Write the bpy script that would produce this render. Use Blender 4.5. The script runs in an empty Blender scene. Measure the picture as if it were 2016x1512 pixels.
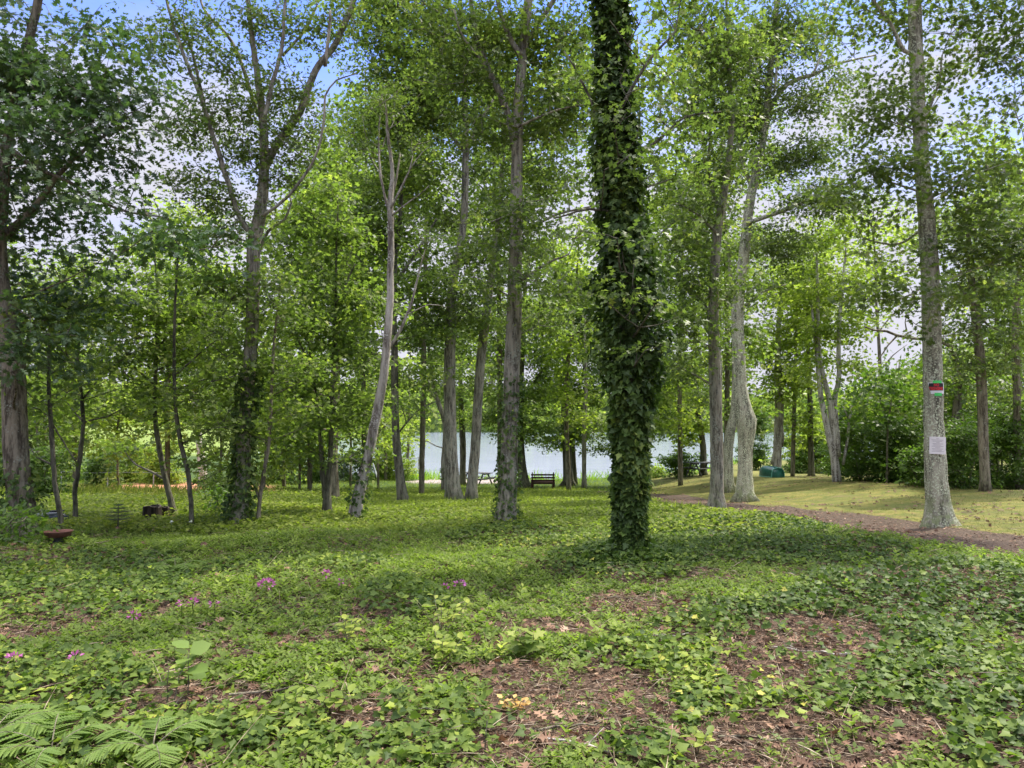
import bpy, math, random
import numpy as np
from math import radians, sin, cos, pi
from mathutils import Vector, Matrix
R = np.random.default_rng(7)
random.seed(7)
sc = bpy.context.scene
C = sc.collection

# ------------------------------------------------------------------ camera, sky, sun, exposure
F = 1467.0; CU, CV, HOR = 1008.0, 756.0, 830.0
PIT = math.atan((HOR - CV) / F)
CAMZ = 1.6
cd = bpy.data.cameras.new('camera'); cam = bpy.data.objects.new('camera', cd); C.objects.link(cam)
cam.location = (0, 0, CAMZ); cam.rotation_euler = (pi / 2 + PIT, 0, 0)
cd.sensor_width = 36; cd.lens = F / 2016 * 36; cd.clip_start = .05; cd.clip_end = 3000
sc.camera = cam

SUN_EL, SUN_AZ = radians(56), radians(52)      # azimuth clockwise from +Y (ahead), sun ahead and to the right
world = bpy.data.worlds.new('World'); sc.world = world; world.use_nodes = True
nt = world.node_tree; nt.nodes.clear()
def nn(t, kind, **kw):
    n = t.nodes.new(kind)
    for k, v in kw.items():
        if k.startswith('i_'):
            n.inputs[k[2:].replace('_', ' ')].default_value = v
        else: setattr(n, k, v)
    return n
L = nt.links.new
sky = nn(nt, 'ShaderNodeTexSky', sky_type='NISHITA', sun_disc=False, sun_elevation=SUN_EL, sun_rotation=SUN_AZ, air_density=1.1, dust_density=.2)
tc = nn(nt, 'ShaderNodeTexCoord'); sep = nn(nt, 'ShaderNodeSeparateXYZ'); L(tc.outputs['Generated'], sep.inputs[0])
mp = nn(nt, 'ShaderNodeMapping'); mp.inputs['Scale'].default_value = (1, 1, 2.6); L(tc.outputs['Generated'], mp.inputs['Vector'])
cn = nn(nt, 'ShaderNodeTexNoise', i_Scale=2.6, i_Detail=6.0, i_Roughness=.55); L(mp.outputs[0], cn.inputs['Vector'])
mz = nn(nt, 'ShaderNodeMath', operation='MULTIPLY_ADD'); mz.inputs[1].default_value = -1.35; mz.inputs[2].default_value = .63; L(sep.outputs['Z'], mz.inputs[0])
ma = nn(nt, 'ShaderNodeMath', operation='ADD'); L(cn.outputs['Fac'], ma.inputs[0]); L(mz.outputs[0], ma.inputs[1])
mr = nn(nt, 'ShaderNodeMapRange', interpolation_type='SMOOTHSTEP'); mr.inputs['From Min'].default_value = .42; mr.inputs['From Max'].default_value = .80
L(ma.outputs[0], mr.inputs['Value'])
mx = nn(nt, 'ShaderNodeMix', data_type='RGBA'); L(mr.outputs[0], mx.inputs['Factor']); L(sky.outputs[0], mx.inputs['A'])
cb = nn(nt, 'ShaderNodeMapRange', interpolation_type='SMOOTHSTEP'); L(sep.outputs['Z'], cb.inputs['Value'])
for k_, v_ in (('From Min', .50), ('From Max', .85), ('To Min', 1.0), ('To Max', 4.9)): cb.inputs[k_].default_value = v_  # cloud brightness raised above the frame to add fill light
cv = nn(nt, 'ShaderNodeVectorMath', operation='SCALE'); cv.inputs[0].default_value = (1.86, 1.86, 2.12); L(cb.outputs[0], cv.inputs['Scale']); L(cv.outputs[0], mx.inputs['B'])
hi = nn(nt, 'ShaderNodeMapRange', interpolation_type='SMOOTHSTEP'); L(sep.outputs['Z'], hi.inputs['Value'])     # unseen overhead cloud layer, added for fill light
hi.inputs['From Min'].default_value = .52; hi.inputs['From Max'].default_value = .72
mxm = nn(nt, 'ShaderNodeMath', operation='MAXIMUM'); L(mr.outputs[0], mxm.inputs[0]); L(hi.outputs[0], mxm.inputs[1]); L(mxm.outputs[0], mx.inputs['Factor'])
st = nn(nt, 'ShaderNodeMix', data_type='RGBA', blend_type='MULTIPLY'); st.inputs['Factor'].default_value = 1.0; st.inputs['B'].default_value = (.44, .49, .80, 1); L(sky.outputs[0], st.inputs['A']); L(st.outputs['Result'], mx.inputs['A'])
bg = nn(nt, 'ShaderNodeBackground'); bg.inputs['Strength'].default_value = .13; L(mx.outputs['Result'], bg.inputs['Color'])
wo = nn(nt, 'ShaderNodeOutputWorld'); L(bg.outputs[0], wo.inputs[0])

sl = bpy.data.lights.new('sun', 'SUN'); sl.energy = 2.3; sl.angle = radians(3.5); sl.color = (1, .93, .80)
so = bpy.data.objects.new('sun', sl); C.objects.link(so)
sd = Vector((sin(SUN_AZ) * cos(SUN_EL), cos(SUN_AZ) * cos(SUN_EL), sin(SUN_EL)))
so.rotation_euler = sd.to_track_quat('Z', 'Y').to_euler(); so.location = (0, 0, 60)
sc.view_settings.view_transform = 'Standard'; sc.view_settings.look = 'None'
sc.view_settings.exposure = 1.75; sc.view_settings.gamma = 1.0
sc.cycles.max_bounces = 7; sc.cycles.diffuse_bounces = 4; sc.cycles.transmission_bounces = 5; sc.cycles.glossy_bounces = 2
sc.cycles.transparent_max_bounces = 4; sc.cycles.caustics_reflective = False; sc.cycles.caustics_refractive = False

# ------------------------------------------------------------------ pixel <-> world helpers (photo pixels, 2016 x 1512)
def ray(u, v):
    a = (u - CU) / F; b = (CV - v) / F
    return np.array([a, cos(PIT) - b * sin(PIT), sin(PIT) + b * cos(PIT)])
def at(u, v, Y):
    d = ray(u, v); return d / d[1] * Y + np.array([0, 0, CAMZ])
def pxm(p):           # photo pixels per metre at world point p
    return F / (p[1] * cos(PIT) + (p[2] - CAMZ) * sin(PIT))
def to_px(x, y, z):
    z = z - CAMZ; dep = y * cos(PIT) + z * sin(PIT); up = -y * sin(PIT) + z * cos(PIT)
    return CU + F * x / dep, CV - F * up / dep
def sstep(a, b, x):
    t = np.clip((x - a) / (b - a), 0, 1); return t * t * (3 - 2 * t)
def shore(x):
    return 52 + 26 * sstep(10, 26, x) + 40 * sstep(7, 32, -x)
def ground(x, y):
    x = np.asarray(x, float); y = np.asarray(y, float)
    za = np.interp(y, [0, 10, 14, 20, 30, 40, 50], [0, 0, -.12, -.6, -1.35, -2.0, -2.35])
    zb = np.interp(y, [0, 12, 22, 33, 45, 60], [0, 0, -.27, -.9, -1.6, -2.3])
    s = sstep(5, 12, x)
    z = za * (1 - s) + zb * s
    sh = shore(x)
    z = z - 2.4 * sstep(0, 7, y - sh)
    z = z + .03 * np.sin(x * 1.7 + .6 * y) + .025 * np.sin(y * 2.3 - x * .9 + 1) + .012 * np.sin(x * 5.1 + 2) * np.sin(y * 4.3)
    z = z + .12 * np.exp(-(((x - 4.1) / 1.3) ** 2 + ((y - 7.0) / 1.0) ** 2))
    z = z + .10 * np.exp(-(((x + .95) / .35) ** 2 + ((y - 6.35) / .35) ** 2))
    # far shore, and the meadow across the cove on the left
    z = np.maximum(z, -4.9 + 9 * sstep(300, 420, y) + 14 * sstep(420, 900, y))
    m = sstep(88, 150, y - .15 * (x + 40)) * sstep(20, 34, -x) * sstep(.26, .38, -x / np.maximum(y, 1))
    z = np.maximum(z, -4.9 + 5.6 * m)
    return z
def gp(u, v):
    d = ray(u, v); t = np.geomspace(2, 90, 6000)
    x = d[0] * t; y = d[1] * t; z = CAMZ + d[2] * t
    k = np.argmax(z <= ground(x, y))
    if k == 0: k = len(t) - 1
    return np.array([x[k], y[k], float(ground(x[k], y[k]))])
def onz(x, y): return np.array([x, y, float(ground(x, y))])

# ------------------------------------------------------------------ scene-graph helpers
def tag(o, label=None, cat=None, group=None, kind=None):
    if label: o['label'] = label
    if cat: o['category'] = cat
    if group: o['group'] = group
    if kind: o['kind'] = kind
    return o
def empty(name, loc, label, cat, group=None, rz=0):
    o = bpy.data.objects.new(name, None); C.objects.link(o); o.location = tuple(loc); o.rotation_euler = (0, 0, rz)
    o.empty_display_size = .2
    return tag(o, label, cat, group)
def mesh_obj(name, V, Fc, mat, parent=None, smooth=False, loc=None, attrs=None):
    """V (n,3) numpy, Fc = list of faces or (m,k) array; V in world space, moved to the parent's frame."""
    V = np.asarray(V, float).reshape(-1, 3)
    if parent is not None and loc is None:
        M = np.array(Matrix.Translation(parent.location) @ parent.rotation_euler.to_matrix().to_4x4())
        V = (V - M[:3, 3]) @ M[:3, :3]
    me = bpy.data.meshes.new(name)
    if isinstance(Fc, np.ndarray):
        k = Fc.shape[1]; m = len(Fc)
        me.vertices.add(len(V)); me.vertices.foreach_set('co', V.astype(np.float32).ravel())
        me.loops.add(m * k); me.loops.foreach_set('vertex_index', Fc.astype(np.int32).ravel())
        me.polygons.add(m); me.polygons.foreach_set('loop_start', np.arange(0, m * k, k, dtype=np.int32))
        me.update(calc_edges=True)
    else:
        us = sorted({int(i) for f in Fc for i in f}); mp_ = {a: b for b, a in enumerate(us)}; V = V[us]; Fc = [[mp_[int(i)] for i in f] for f in Fc]
        me.from_pydata([tuple(p) for p in V], [], [tuple(int(i) for i in f) for f in Fc]); me.update()
    if smooth: me.polygons.foreach_set('use_smooth', np.ones(len(me.polygons), bool))
    if attrs:
        for n, a in attrs.items():
            at_ = me.attributes.new(n, 'FLOAT', 'POINT'); at_.data.foreach_set('value', np.asarray(a, np.float32))
    o = bpy.data.objects.new(name, me); C.objects.link(o)
    if parent is not None: o.parent = parent
    if mat is not None: me.materials.append(mat)
    return o
class MB:
    """collects quads/tris"""
    def __init__(s): s.V = []; s.F = []; s.n = 0
    def add(s, V, Fc):
        V = np.asarray(V, float); s.V.append(V)
        for f in Fc: s.F.append(tuple(int(i) + s.n for i in f))
        s.n += len(V)
    def box(s, c, size, rz=0, rot=None, bev=0):
        hx, hy, hz = [q / 2 for q in size]; b = min(bev, hx * .4, hy * .4, hz * .4)
        if b <= 0:
            V = np.array([(x, y, z) for x in (-hx, hx) for y in (-hy, hy) for z in (-hz, hz)])
            Fc = [(0, 1, 3, 2), (4, 6, 7, 5), (0, 4, 5, 1), (2, 3, 7, 6), (0, 2, 6, 4), (1, 5, 7, 3)]
        else:
            import bmesh
            bm = bmesh.new(); bmesh.ops.create_cube(bm, size=1)
            for v in bm.verts: v.co = (v.co.x * size[0], v.co.y * size[1], v.co.z * size[2])
            bmesh.ops.bevel(bm, geom=bm.edges[:], offset=b, segments=1, affect='EDGES')
            V = np.array([v.co[:] for v in bm.verts]); bm.verts.index_update(); Fc = [[v.index for v in f.verts] for f in bm.faces]; bm.free()
        M = np.array(rot if rot is not None else Matrix.Rotation(rz, 3, 'Z'))
        s.add(V @ M.T + np.array(c), Fc)
    def tube(s, P, rad, k=8, cap=True, jit=0, lobes=0):
        P = np.asarray(P, float); n = len(P); rad = np.broadcast_to(np.asarray(rad, float), (n,))
        T = np.gradient(P, axis=0); T /= np.linalg.norm(T, axis=1)[:, None] + 1e-9
        ref = np.array([.31, .95, .05]); U = np.cross(T, ref); U /= np.linalg.norm(U, axis=1)[:, None] + 1e-9
        W = np.cross(T, U)
        a = np.arange(k) * 2 * pi / k
        rr = rad[:, None] * np.ones((n, k))
        if jit:
            ph = random.random() * 20; h = np.arange(n)[:, None]
            rr = rr * (1 + jit * (np.sin(3 * a[None] + h * .35 + ph) * .5 + np.sin(2 * a[None] - h * .21 + 2 * ph) * .6 + R.normal(0, .25, (n, k)) + .7 * np.cos(7 * a[None] + .02 * h + ph)))
        V = P[:, None] + rr[..., None] * (np.cos(a)[None, :, None] * U[:, None] + np.sin(a)[None, :, None] * W[:, None])
        if lobes:
            hh = np.maximum(0, P[:, 2] - P[0, 2])[:, None]
            g = lobes * np.exp(-hh / .16) * np.maximum(0, np.cos(5 * a[None] + random.random() * 6) + .3 * np.cos(2 * a[None] + 1))
            V[..., :2] += (V[..., :2] - P[:, None, :2]) * g[..., None]
        V = V.reshape(-1, 3)
        Fc = []
        for i in range(n - 1):
            for j in range(k):
                j2 = (j + 1) % k; Fc.append((i * k + j, i * k + j2, (i + 1) * k + j2, (i + 1) * k + j))
        if cap: Fc.append(tuple(range(k))[::-1]); Fc.append(tuple((n - 1) * k + j for j in range(k)))
        s.add(V, Fc)
    def build(s, name, mat, parent=None, smooth=False):
        return mesh_obj(name, np.concatenate(s.V), s.F, mat, parent, smooth)
def spline(P, step=.18):
    P = np.asarray(P, float)
    if len(P) < 3:
        n = max(2, int(np.linalg.norm(P[-1, :3] - P[0, :3]) / step) + 1); t = np.linspace(0, 1, n)[:, None]; return P[0] * (1 - t) + P[-1] * t
    Q = np.vstack([2 * P[0] - P[1], P, 2 * P[-1] - P[-2]]); out = []
    for i in range(1, len(Q) - 2):
        m = max(1, int(np.linalg.norm(Q[i + 1, :3] - Q[i, :3]) / step)); t = np.linspace(0, 1, m, endpoint=False)[:, None]
        a, b, c, d = Q[i - 1], Q[i], Q[i + 1], Q[i + 2]
        out.append(.5 * (2 * b + (c - a) * t + (2 * a - 5 * b + 4 * c - d) * t ** 2 + (3 * b - a - 3 * c + d) * t ** 3))
    out.append(P[-1:]); return np.vstack(out)

# ------------------------------------------------------------------ materials
def new_mat(name):
    m = bpy.data.materials.new(name); m.use_nodes = True; m.node_tree.nodes.clear(); return m, m.node_tree
def ramp(t, fac, stops):
    r = t.nodes.new('ShaderNodeValToRGB'); e = r.color_ramp.elements
    while len(e) < len(stops): e.new(.5)
    for k, (p, c) in enumerate(stops): e[k].position = p; e[k].color = (*c, 1)
    t.links.new(fac, r.inputs[0]); return r.outputs[0]
def noise(t, scale, detail=4, rough=.6, vec=None, msc=None, co='Object'):
    n = nn(t, 'ShaderNodeTexNoise', i_Scale=scale, i_Detail=detail, i_Roughness=rough)
    if vec is None: vec = nn(t, 'ShaderNodeTexCoord').outputs[co]
    if msc is not None:
        m = nn(t, 'ShaderNodeMapping'); m.inputs['Scale'].default_value = msc; t.links.new(vec, m.inputs[0]); vec = m.outputs[0]
    t.links.new(vec, n.inputs['Vector']); return n.outputs['Fac']
def mix(t, f, a, b, bt='MIX'):
    m = nn(t, 'ShaderNodeMix', data_type='RGBA', blend_type=bt)
    for s, x in (('Factor', f), ('A', a), ('B', b)):
        if isinstance(x, (int, float)): m.inputs[s].default_value = x
        elif isinstance(x, tuple): m.inputs[s].default_value = (*x, 1)
        else: t.links.new(x, m.inputs[s])
    return m.outputs['Result']
def mrange(t, x, a, b, lo=0., hi=1.):
    m = nn(t, 'ShaderNodeMapRange', interpolation_type='SMOOTHSTEP'); t.links.new(x, m.inputs['Value'])
    for k, v in (('From Min', a), ('From Max', b), ('To Min', lo), ('To Max', hi)): m.inputs[k].default_value = v
    return m.outputs[0]
def pbr(t, col, rough=.8, bump=None, bs=.5, bd=.02, spec=.3):
    p = nn(t, 'ShaderNodeBsdfPrincipled'); p.inputs['Specular IOR Level'].default_value = spec
    if isinstance(col, tuple): p.inputs['Base Color'].default_value = (*col, 1)
    else: t.links.new(col, p.inputs['Base Color'])
    if isinstance(rough, (int, float)): p.inputs['Roughness'].default_value = rough
    else: t.links.new(rough, p.inputs['Roughness'])
    if bump is not None:
        b = nn(t, 'ShaderNodeBump', i_Strength=bs, i_Distance=bd); t.links.new(bump, b.inputs['Height']); t.links.new(b.outputs[0], p.inputs['Normal'])
    return p.outputs[0]
def out(t, s): o = nn(t, 'ShaderNodeOutputMaterial'); t.links.new(s, o.inputs[0])
def attr(t, n): a = nn(t, 'ShaderNodeAttribute', attribute_name=n); return a.outputs['Fac']
def leaf_mat(name, stops, rough=.5, spec=.35, trans=.4, tmul=(1.6, 1.9, .9)):
    m, t = new_mat(name)
    col = ramp(t, attr(t, 'rnd'), stops)
    s = pbr(t, col, rough, spec=spec)
    tr = nn(t, 'ShaderNodeBsdfTranslucent'); t.links.new(mix(t, 1.0, col, tmul, 'MULTIPLY'), tr.inputs[0])
    ms = nn(t, 'ShaderNodeMixShader'); ms.inputs[0].default_value = trans
    t.links.new(s, ms.inputs[1]); t.links.new(tr.outputs[0], ms.inputs[2]); out(t, ms.outputs[0]); return m
def bark_mat(name, dark, light, lichen=(.32, .34, .27), lam=.5, moss=.0, sc_=14.0):
    m, t = new_mat(name)
    g = noise(t, sc_, 8, .65, msc=(1, 1, .16)); g2 = noise(t, sc_ * 3.2, 4, .6, msc=(1, 1, .3))
    fac = nn(t, 'ShaderNodeMath', operation='MULTIPLY_ADD'); t.links.new(g2, fac.inputs[0]); fac.inputs[1].default_value = .35; 
    sb = nn(t, 'ShaderNodeMath', operation='SUBTRACT'); t.links.new(g, sb.inputs[0]); sb.inputs[1].default_value = .17; t.links.new(sb.outputs[0], fac.inputs[2])
    col = mix(t, mrange(t, fac.outputs[0], .36, .62), dark, light)
    ln = noise(t, 3.2, 6, .75); lf = noise(t, 38, 3, .6)
    lm = nn(t, 'ShaderNodeMath', operation='MULTIPLY'); t.links.new(mrange(t, ln, .62 - .25 * lam, .78 - .25 * lam), lm.inputs[0]); t.links.new(mrange(t, lf, .50, .60), lm.inputs[1])
    col = mix(t, lm.outputs[0], col, lichen)
    big = noise(t, 1.1, 2, .5); col = mix(t, mrange(t, big, .35, .7, 0, .45), col, mix(t, 1., col, (.62, .64, .6), 'MULTIPLY'))
    if moss:
        tcz = nn(t, 'ShaderNodeTexCoord'); sz = nn(t, 'ShaderNodeSeparateXYZ'); t.links.new(tcz.outputs['Object'], sz.inputs[0])
        mz_ = mrange(t, sz.outputs['Z'], .1, 1.0, moss, 0); mm = nn(t, 'ShaderNodeMath', operation='MULTIPLY'); t.links.new(mz_, mm.inputs[0])
        t.links.new(mrange(t, noise(t, 9, 5, .7), .45, .6), mm.inputs[1]); col = mix(t, mm.outputs[0], col, (.22, .25, .12))
    out(t, pbr(t, col, .9, fac.outputs[0], 1.0, .05, .2)); return m
def simple_mat(name, a, b, scale=20, rough=.6, msc=None, bs=.3, spec=.4, metal=0):
    m, t = new_mat(name); n = noise(t, scale, 5, .6, msc=msc)
    out(t, pbr(t, mix(t, mrange(t, n, .3, .7), a, b), rough, n, bs, .005, spec)); return m

G_OAK = leaf_mat('oak_leaf', [(0, (0.057, 0.085, 0.026)), (.45, (0.106, 0.146, 0.039)), (.8, (0.176, 0.213, 0.059)), (1, (0.282, 0.294, 0.083))], .5, .3, .45)
G_BLUE = leaf_mat('dark_oak_leaf', [(0, (0.045, 0.085, 0.036)), (.5, (0.075, 0.123, 0.047)), (1, (0.132, 0.187, 0.058))], .45, .4, .28)
G_MAP = leaf_mat('maple_leaf', [(0, (0.077, 0.114, 0.029)), (.45, (0.144, 0.196, 0.046)), (.8, (0.225, 0.269, 0.064)), (1, (0.349, 0.379, 0.096))], .5, .3, .48)
G_LIME = leaf_mat('bright_leaf', [(0, (0.125, 0.176, 0.032)), (.5, (0.216, 0.264, 0.050)), (1, (0.369, 0.399, 0.083))], .55, .25, .5)
G_SHRUB = leaf_mat('shrub_leaf', [(0, (.05, .09, .018)), (.6, (.10, .165, .028)), (.93, (.17, .24, .045)), (1, (.28, .34, .08))], .5, .3, .4)
G_IVY = leaf_mat('ivy_leaf', [(0, (0.031, 0.055, 0.015)), (.5, (0.057, 0.098, 0.023)), (.85, (0.107, 0.162, 0.035)), (1, (0.205, 0.256, 0.053))], .5, .2, .25)
G_IVYG = leaf_mat('ground_ivy_leaf', [(0, (0.042, 0.073, 0.017)), (.4, (0.090, 0.137, 0.025)), (.75, (0.165, 0.218, 0.036)), (.96, (0.264, 0.312, 0.051)), (1, (0.396, 0.374, 0.076))], .5, .14, .3)
G_COV = leaf_mat('ground_plant_leaf', [(0, (.080, .12, .026)), (.5, (.15, .205, .038)), (.9, (.24, .295, .055)), (1, (.34, .38, .08))], .6, .2, .4)
G_LAWN = leaf_mat('lawn_plant_leaf', [(0, (0.101, 0.139, 0.024)), (.5, (0.189, 0.232, 0.040)), (1, (0.326, 0.339, 0.063))], .6, .2, .4)
G_GRASS = leaf_mat('dry_grass_blade', [(0, (.07, .11, .022)), (.5, (.15, .165, .04)), (1, (.32, .27, .10))], .6, .2, .35, (1.3, 1.3, .9))
G_REED = leaf_mat('reed_blade', [(0, (.12, .22, .03)), (1, (.26, .36, .06))], .6, .2, .45)
G_FERN = leaf_mat('fern_leaf', [(0, (.10, .165, .035)), (1, (.18, .25, .055))], .55, .25, .4)
G_DEAD = leaf_mat('dead_leaf', [(0, (0.052, 0.029, 0.019)), (.4, (0.138, 0.077, 0.047)), (.75, (0.258, 0.155, 0.095)), (1, (0.413, 0.284, 0.189))], .7, .2, .15, (1.2, 1.0, .8))
G_PINE = leaf_mat('needle', [(0, (.015, .045, .015)), (1, (.04, .09, .03))], .6, .2, .1)
M_STRAW = leaf_mat('straw', [(0, (0.103, 0.069, 0.043)), (.5, (0.241, 0.172, 0.112)), (1, (0.473, 0.387, 0.284))], .8, .1, .05, (1, 1, 1))
M_PINK = leaf_mat('pink_petal', [(0, (.30, .06, .20)), (1, (.62, .22, .46))], .6, .2, .3, (1.2, 1, 1.2))
M_WHITEP = leaf_mat('white_petal', [(0, (.6, .65, .5)), (1, (.8, .82, .75))], .6, .2, .3, (1, 1, 1))
B_OAK = bark_mat('grey_oak_bark', (0.084, 0.074, 0.055), (0.365, 0.332, 0.253), lam=.75, moss=.5)
B_LICH = bark_mat('lichen_bark', (0.106, 0.101, 0.071), (0.394, 0.371, 0.274), (0.607, 0.648, 0.451), 1.05, .9, 11)
B_DARK = bark_mat('dark_bark', (0.048, 0.045, 0.032), (0.181, 0.170, 0.123), lam=.3, moss=.3)
B_BROWN = bark_mat('brown_bark', (0.069, 0.056, 0.039), (0.264, 0.230, 0.162), lam=.45, moss=.3)
B_PALE = bark_mat('pale_bark', (.12, .10, .08), (.46, .42, .36), (.6, .58, .52), .6, 0, 9)
B_WHITE = bark_mat('white_peeling_bark', (.10, .075, .055), (.62, .58, .51), (.72, .69, .62), .9, 0, 7)

# ------------------------------------------------------------------ leaf templates: x = along the leaf, y = across, z = up
def fan(outl, cup=.12, mid=(.45, 0)):
    P = [(mid[0], mid[1], 0)] + [(x, y, cup * abs(y) + (-.18 * (x - .4) ** 2)) for x, y in outl]
    n = len(outl); return np.array(P), np.array([(0, 1 + i, 1 + (i + 1) % n) for i in range(n)])
T_OAK = fan([(0, 0), (.12, .05), (.18, .30), (.32, .10), (.42, .42), (.56, .12), (.72, .34), (.78, .10), (1, 0), (.78, -.10), (.72, -.34), (.56, -.12), (.42, -.42), (.32, -.10), (.18, -.30), (.12, -.05)])
T_OAKS = fan([(0, 0), (.22, .30), (.36, .09), (.62, .36), (.72, .09), (1, 0), (.72, -.09), (.62, -.36), (.36, -.09), (.22, -.30)])
T_MAPLE = fan([(0, 0), (.05, .30), (.35, .20), (.5, .48), (.68, .16), (1, 0), (.68, -.16), (.5, -.48), (.35, -.20), (.05, -.30)])
T_IVY = fan([(.02, 0), (-.10, .26), (.18, .34), (.30, .50), (.52, .26), (1, 0), (.52, -.26), (.30, -.50), (.18, -.34), (-.10, -.26)], .22, (.3, 0))
T_OVAL = (np.array([(0, 0, 0), (.35, .26, .06), (.35, -.26, .06), (.72, .20, .03), (.72, -.20, .03), (1, 0, -.07), (.4, 0, 0)]),
          np.array([(0, 6, 1), (0, 2, 6), (6, 3, 1), (6, 2, 4), (6, 5, 3), (6, 4, 5)]))
T_ROUND = (T_OVAL[0] * np.array([1, 1.75, 1]), T_OVAL[1])
T_RHO = (np.array([(0, 0, 0), (.45, .34, .08), (1, 0, -.05), (.5, -.34, .08)]), np.array([(0, 2, 1), (0, 3, 2)]))
T_BLADE = (np.array([(0, -.04, 0), (0, .04, 0), (.55, .028, .0), (.55, -.028, .0), (1, 0, -.12)]), np.array([(0, 1, 2), (0, 2, 3), (3, 2, 4)]))
_o = [(0, .015)]
for _k in range(7):
    _x = .05 + .12 * _k; _h = .17 * (1 - _k / 7.6) ** .8; _o += [(_x + .01, .03), (_x + .075, _h), (_x + .115, .03)]
_o.append((1, 0)); _o += [(a_, -b_) for a_, b_ in _o[:-1][::-1]]
T_PINNA = fan(_o, .1, (.4, 0))
T_PINNA = (np.vstack([np.array([(.5 * p[0], 0, -.02) for p in T_PINNA[0][:0]]).reshape(0, 3), T_PINNA[0]]), T_PINNA[1])
_n = len(_o); _h2 = _n // 2
_V = [(x_, y_, -.1 * x_ * x_ + .1 * abs(y_)) for x_, y_ in _o] + [(x_, 0, -.1 * x_ * x_) for x_, y_ in _o[:_h2 + 1]]
_F = []
for _k in range(_h2):
    _F += [(_k, _n + _k, _k + 1), (_k + 1, _n + _k, _n + _k + 1)]
    _a, _b = (_n - 1 - _k) % _n, (_n - 2 - _k) % _n; _F += [(_a, _b, _n + _k), (_b, _n + _k + 1, _n + _k)]
T_PINNA = (np.array(_V), np.array(_F))
def norm(a): return a / (np.linalg.norm(a, axis=-1, keepdims=True) + 1e-9)
def frames(D, N):
    X = norm(D); Y = norm(np.cross(N, X)); Z = np.cross(X, Y); return np.stack([X, Y, Z], axis=-1)   # columns
def leaves(name, tmpl, P, D, N, S, mat, parent=None, rnd=None, smooth=False):
    P = np.asarray(P); n = len(P); M = frames(D, N)
    tv, tf = tmpl; k = len(tv)
    V = np.einsum('nij,kj->nki', M, tv) * np.asarray(S).reshape(-1, 1, 1) + P[:, None]
    Fc = (tf[None] + (np.arange(n) * k)[:, None, None]).reshape(-1, 3)
    if rnd is None: rnd = R.random(n)
    return mesh_obj(name, V.reshape(-1, 3), Fc, mat, parent, smooth, attrs={'rnd': np.repeat(np.clip(rnd, 0, 1), k)})

# ------------------------------------------------------------------ trees
COV = 1.9; LS = .9
class Skel:
    def __init__(s): s.P = np.zeros((0, 3)); s.r = np.zeros(0)
    def add(s, P, r): s.P = np.vstack([s.P, P]); s.r = np.concatenate([s.r, r])
    def near(s, T, steep=.35):
        d = s.P - T; hd = np.linalg.norm(d[:, :2], axis=1); dz = d[:, 2]
        c = np.linalg.norm(d, axis=1) + 2.0 * np.maximum(0, dz + steep * hd); return int(np.argmin(c))
def limb(mb, sk, T, r0=None, r1=.006, k=5, wob=.10, sag=.25):
    i = sk.near(T); S = sk.P[i]; dist = np.linalg.norm(T - S)
    if dist < .05: return
    if r0 is None: r0 = min(sk.r[i] * .6, .010 + .011 * dist)
    n = max(3, int(dist / .3)); t = np.linspace(0, 1, n)[:, None]
    ctl = S * .5 + T * .5 + np.array([0, 0, -sag * dist * .25]) + R.normal(0, wob * dist, 3) * .6
    P = (1 - t) ** 2 * S + 2 * t * (1 - t) * ctl + t ** 2 * T
    P[1:-1] += R.normal(0, .03 * dist / max(1, n / 4), (n - 2, 3)) * .5
    rr = np.linspace(r0, r1, n); mb.tube(P, rr, k, cap=False); sk.add(P[1:], rr[1:])
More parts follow.
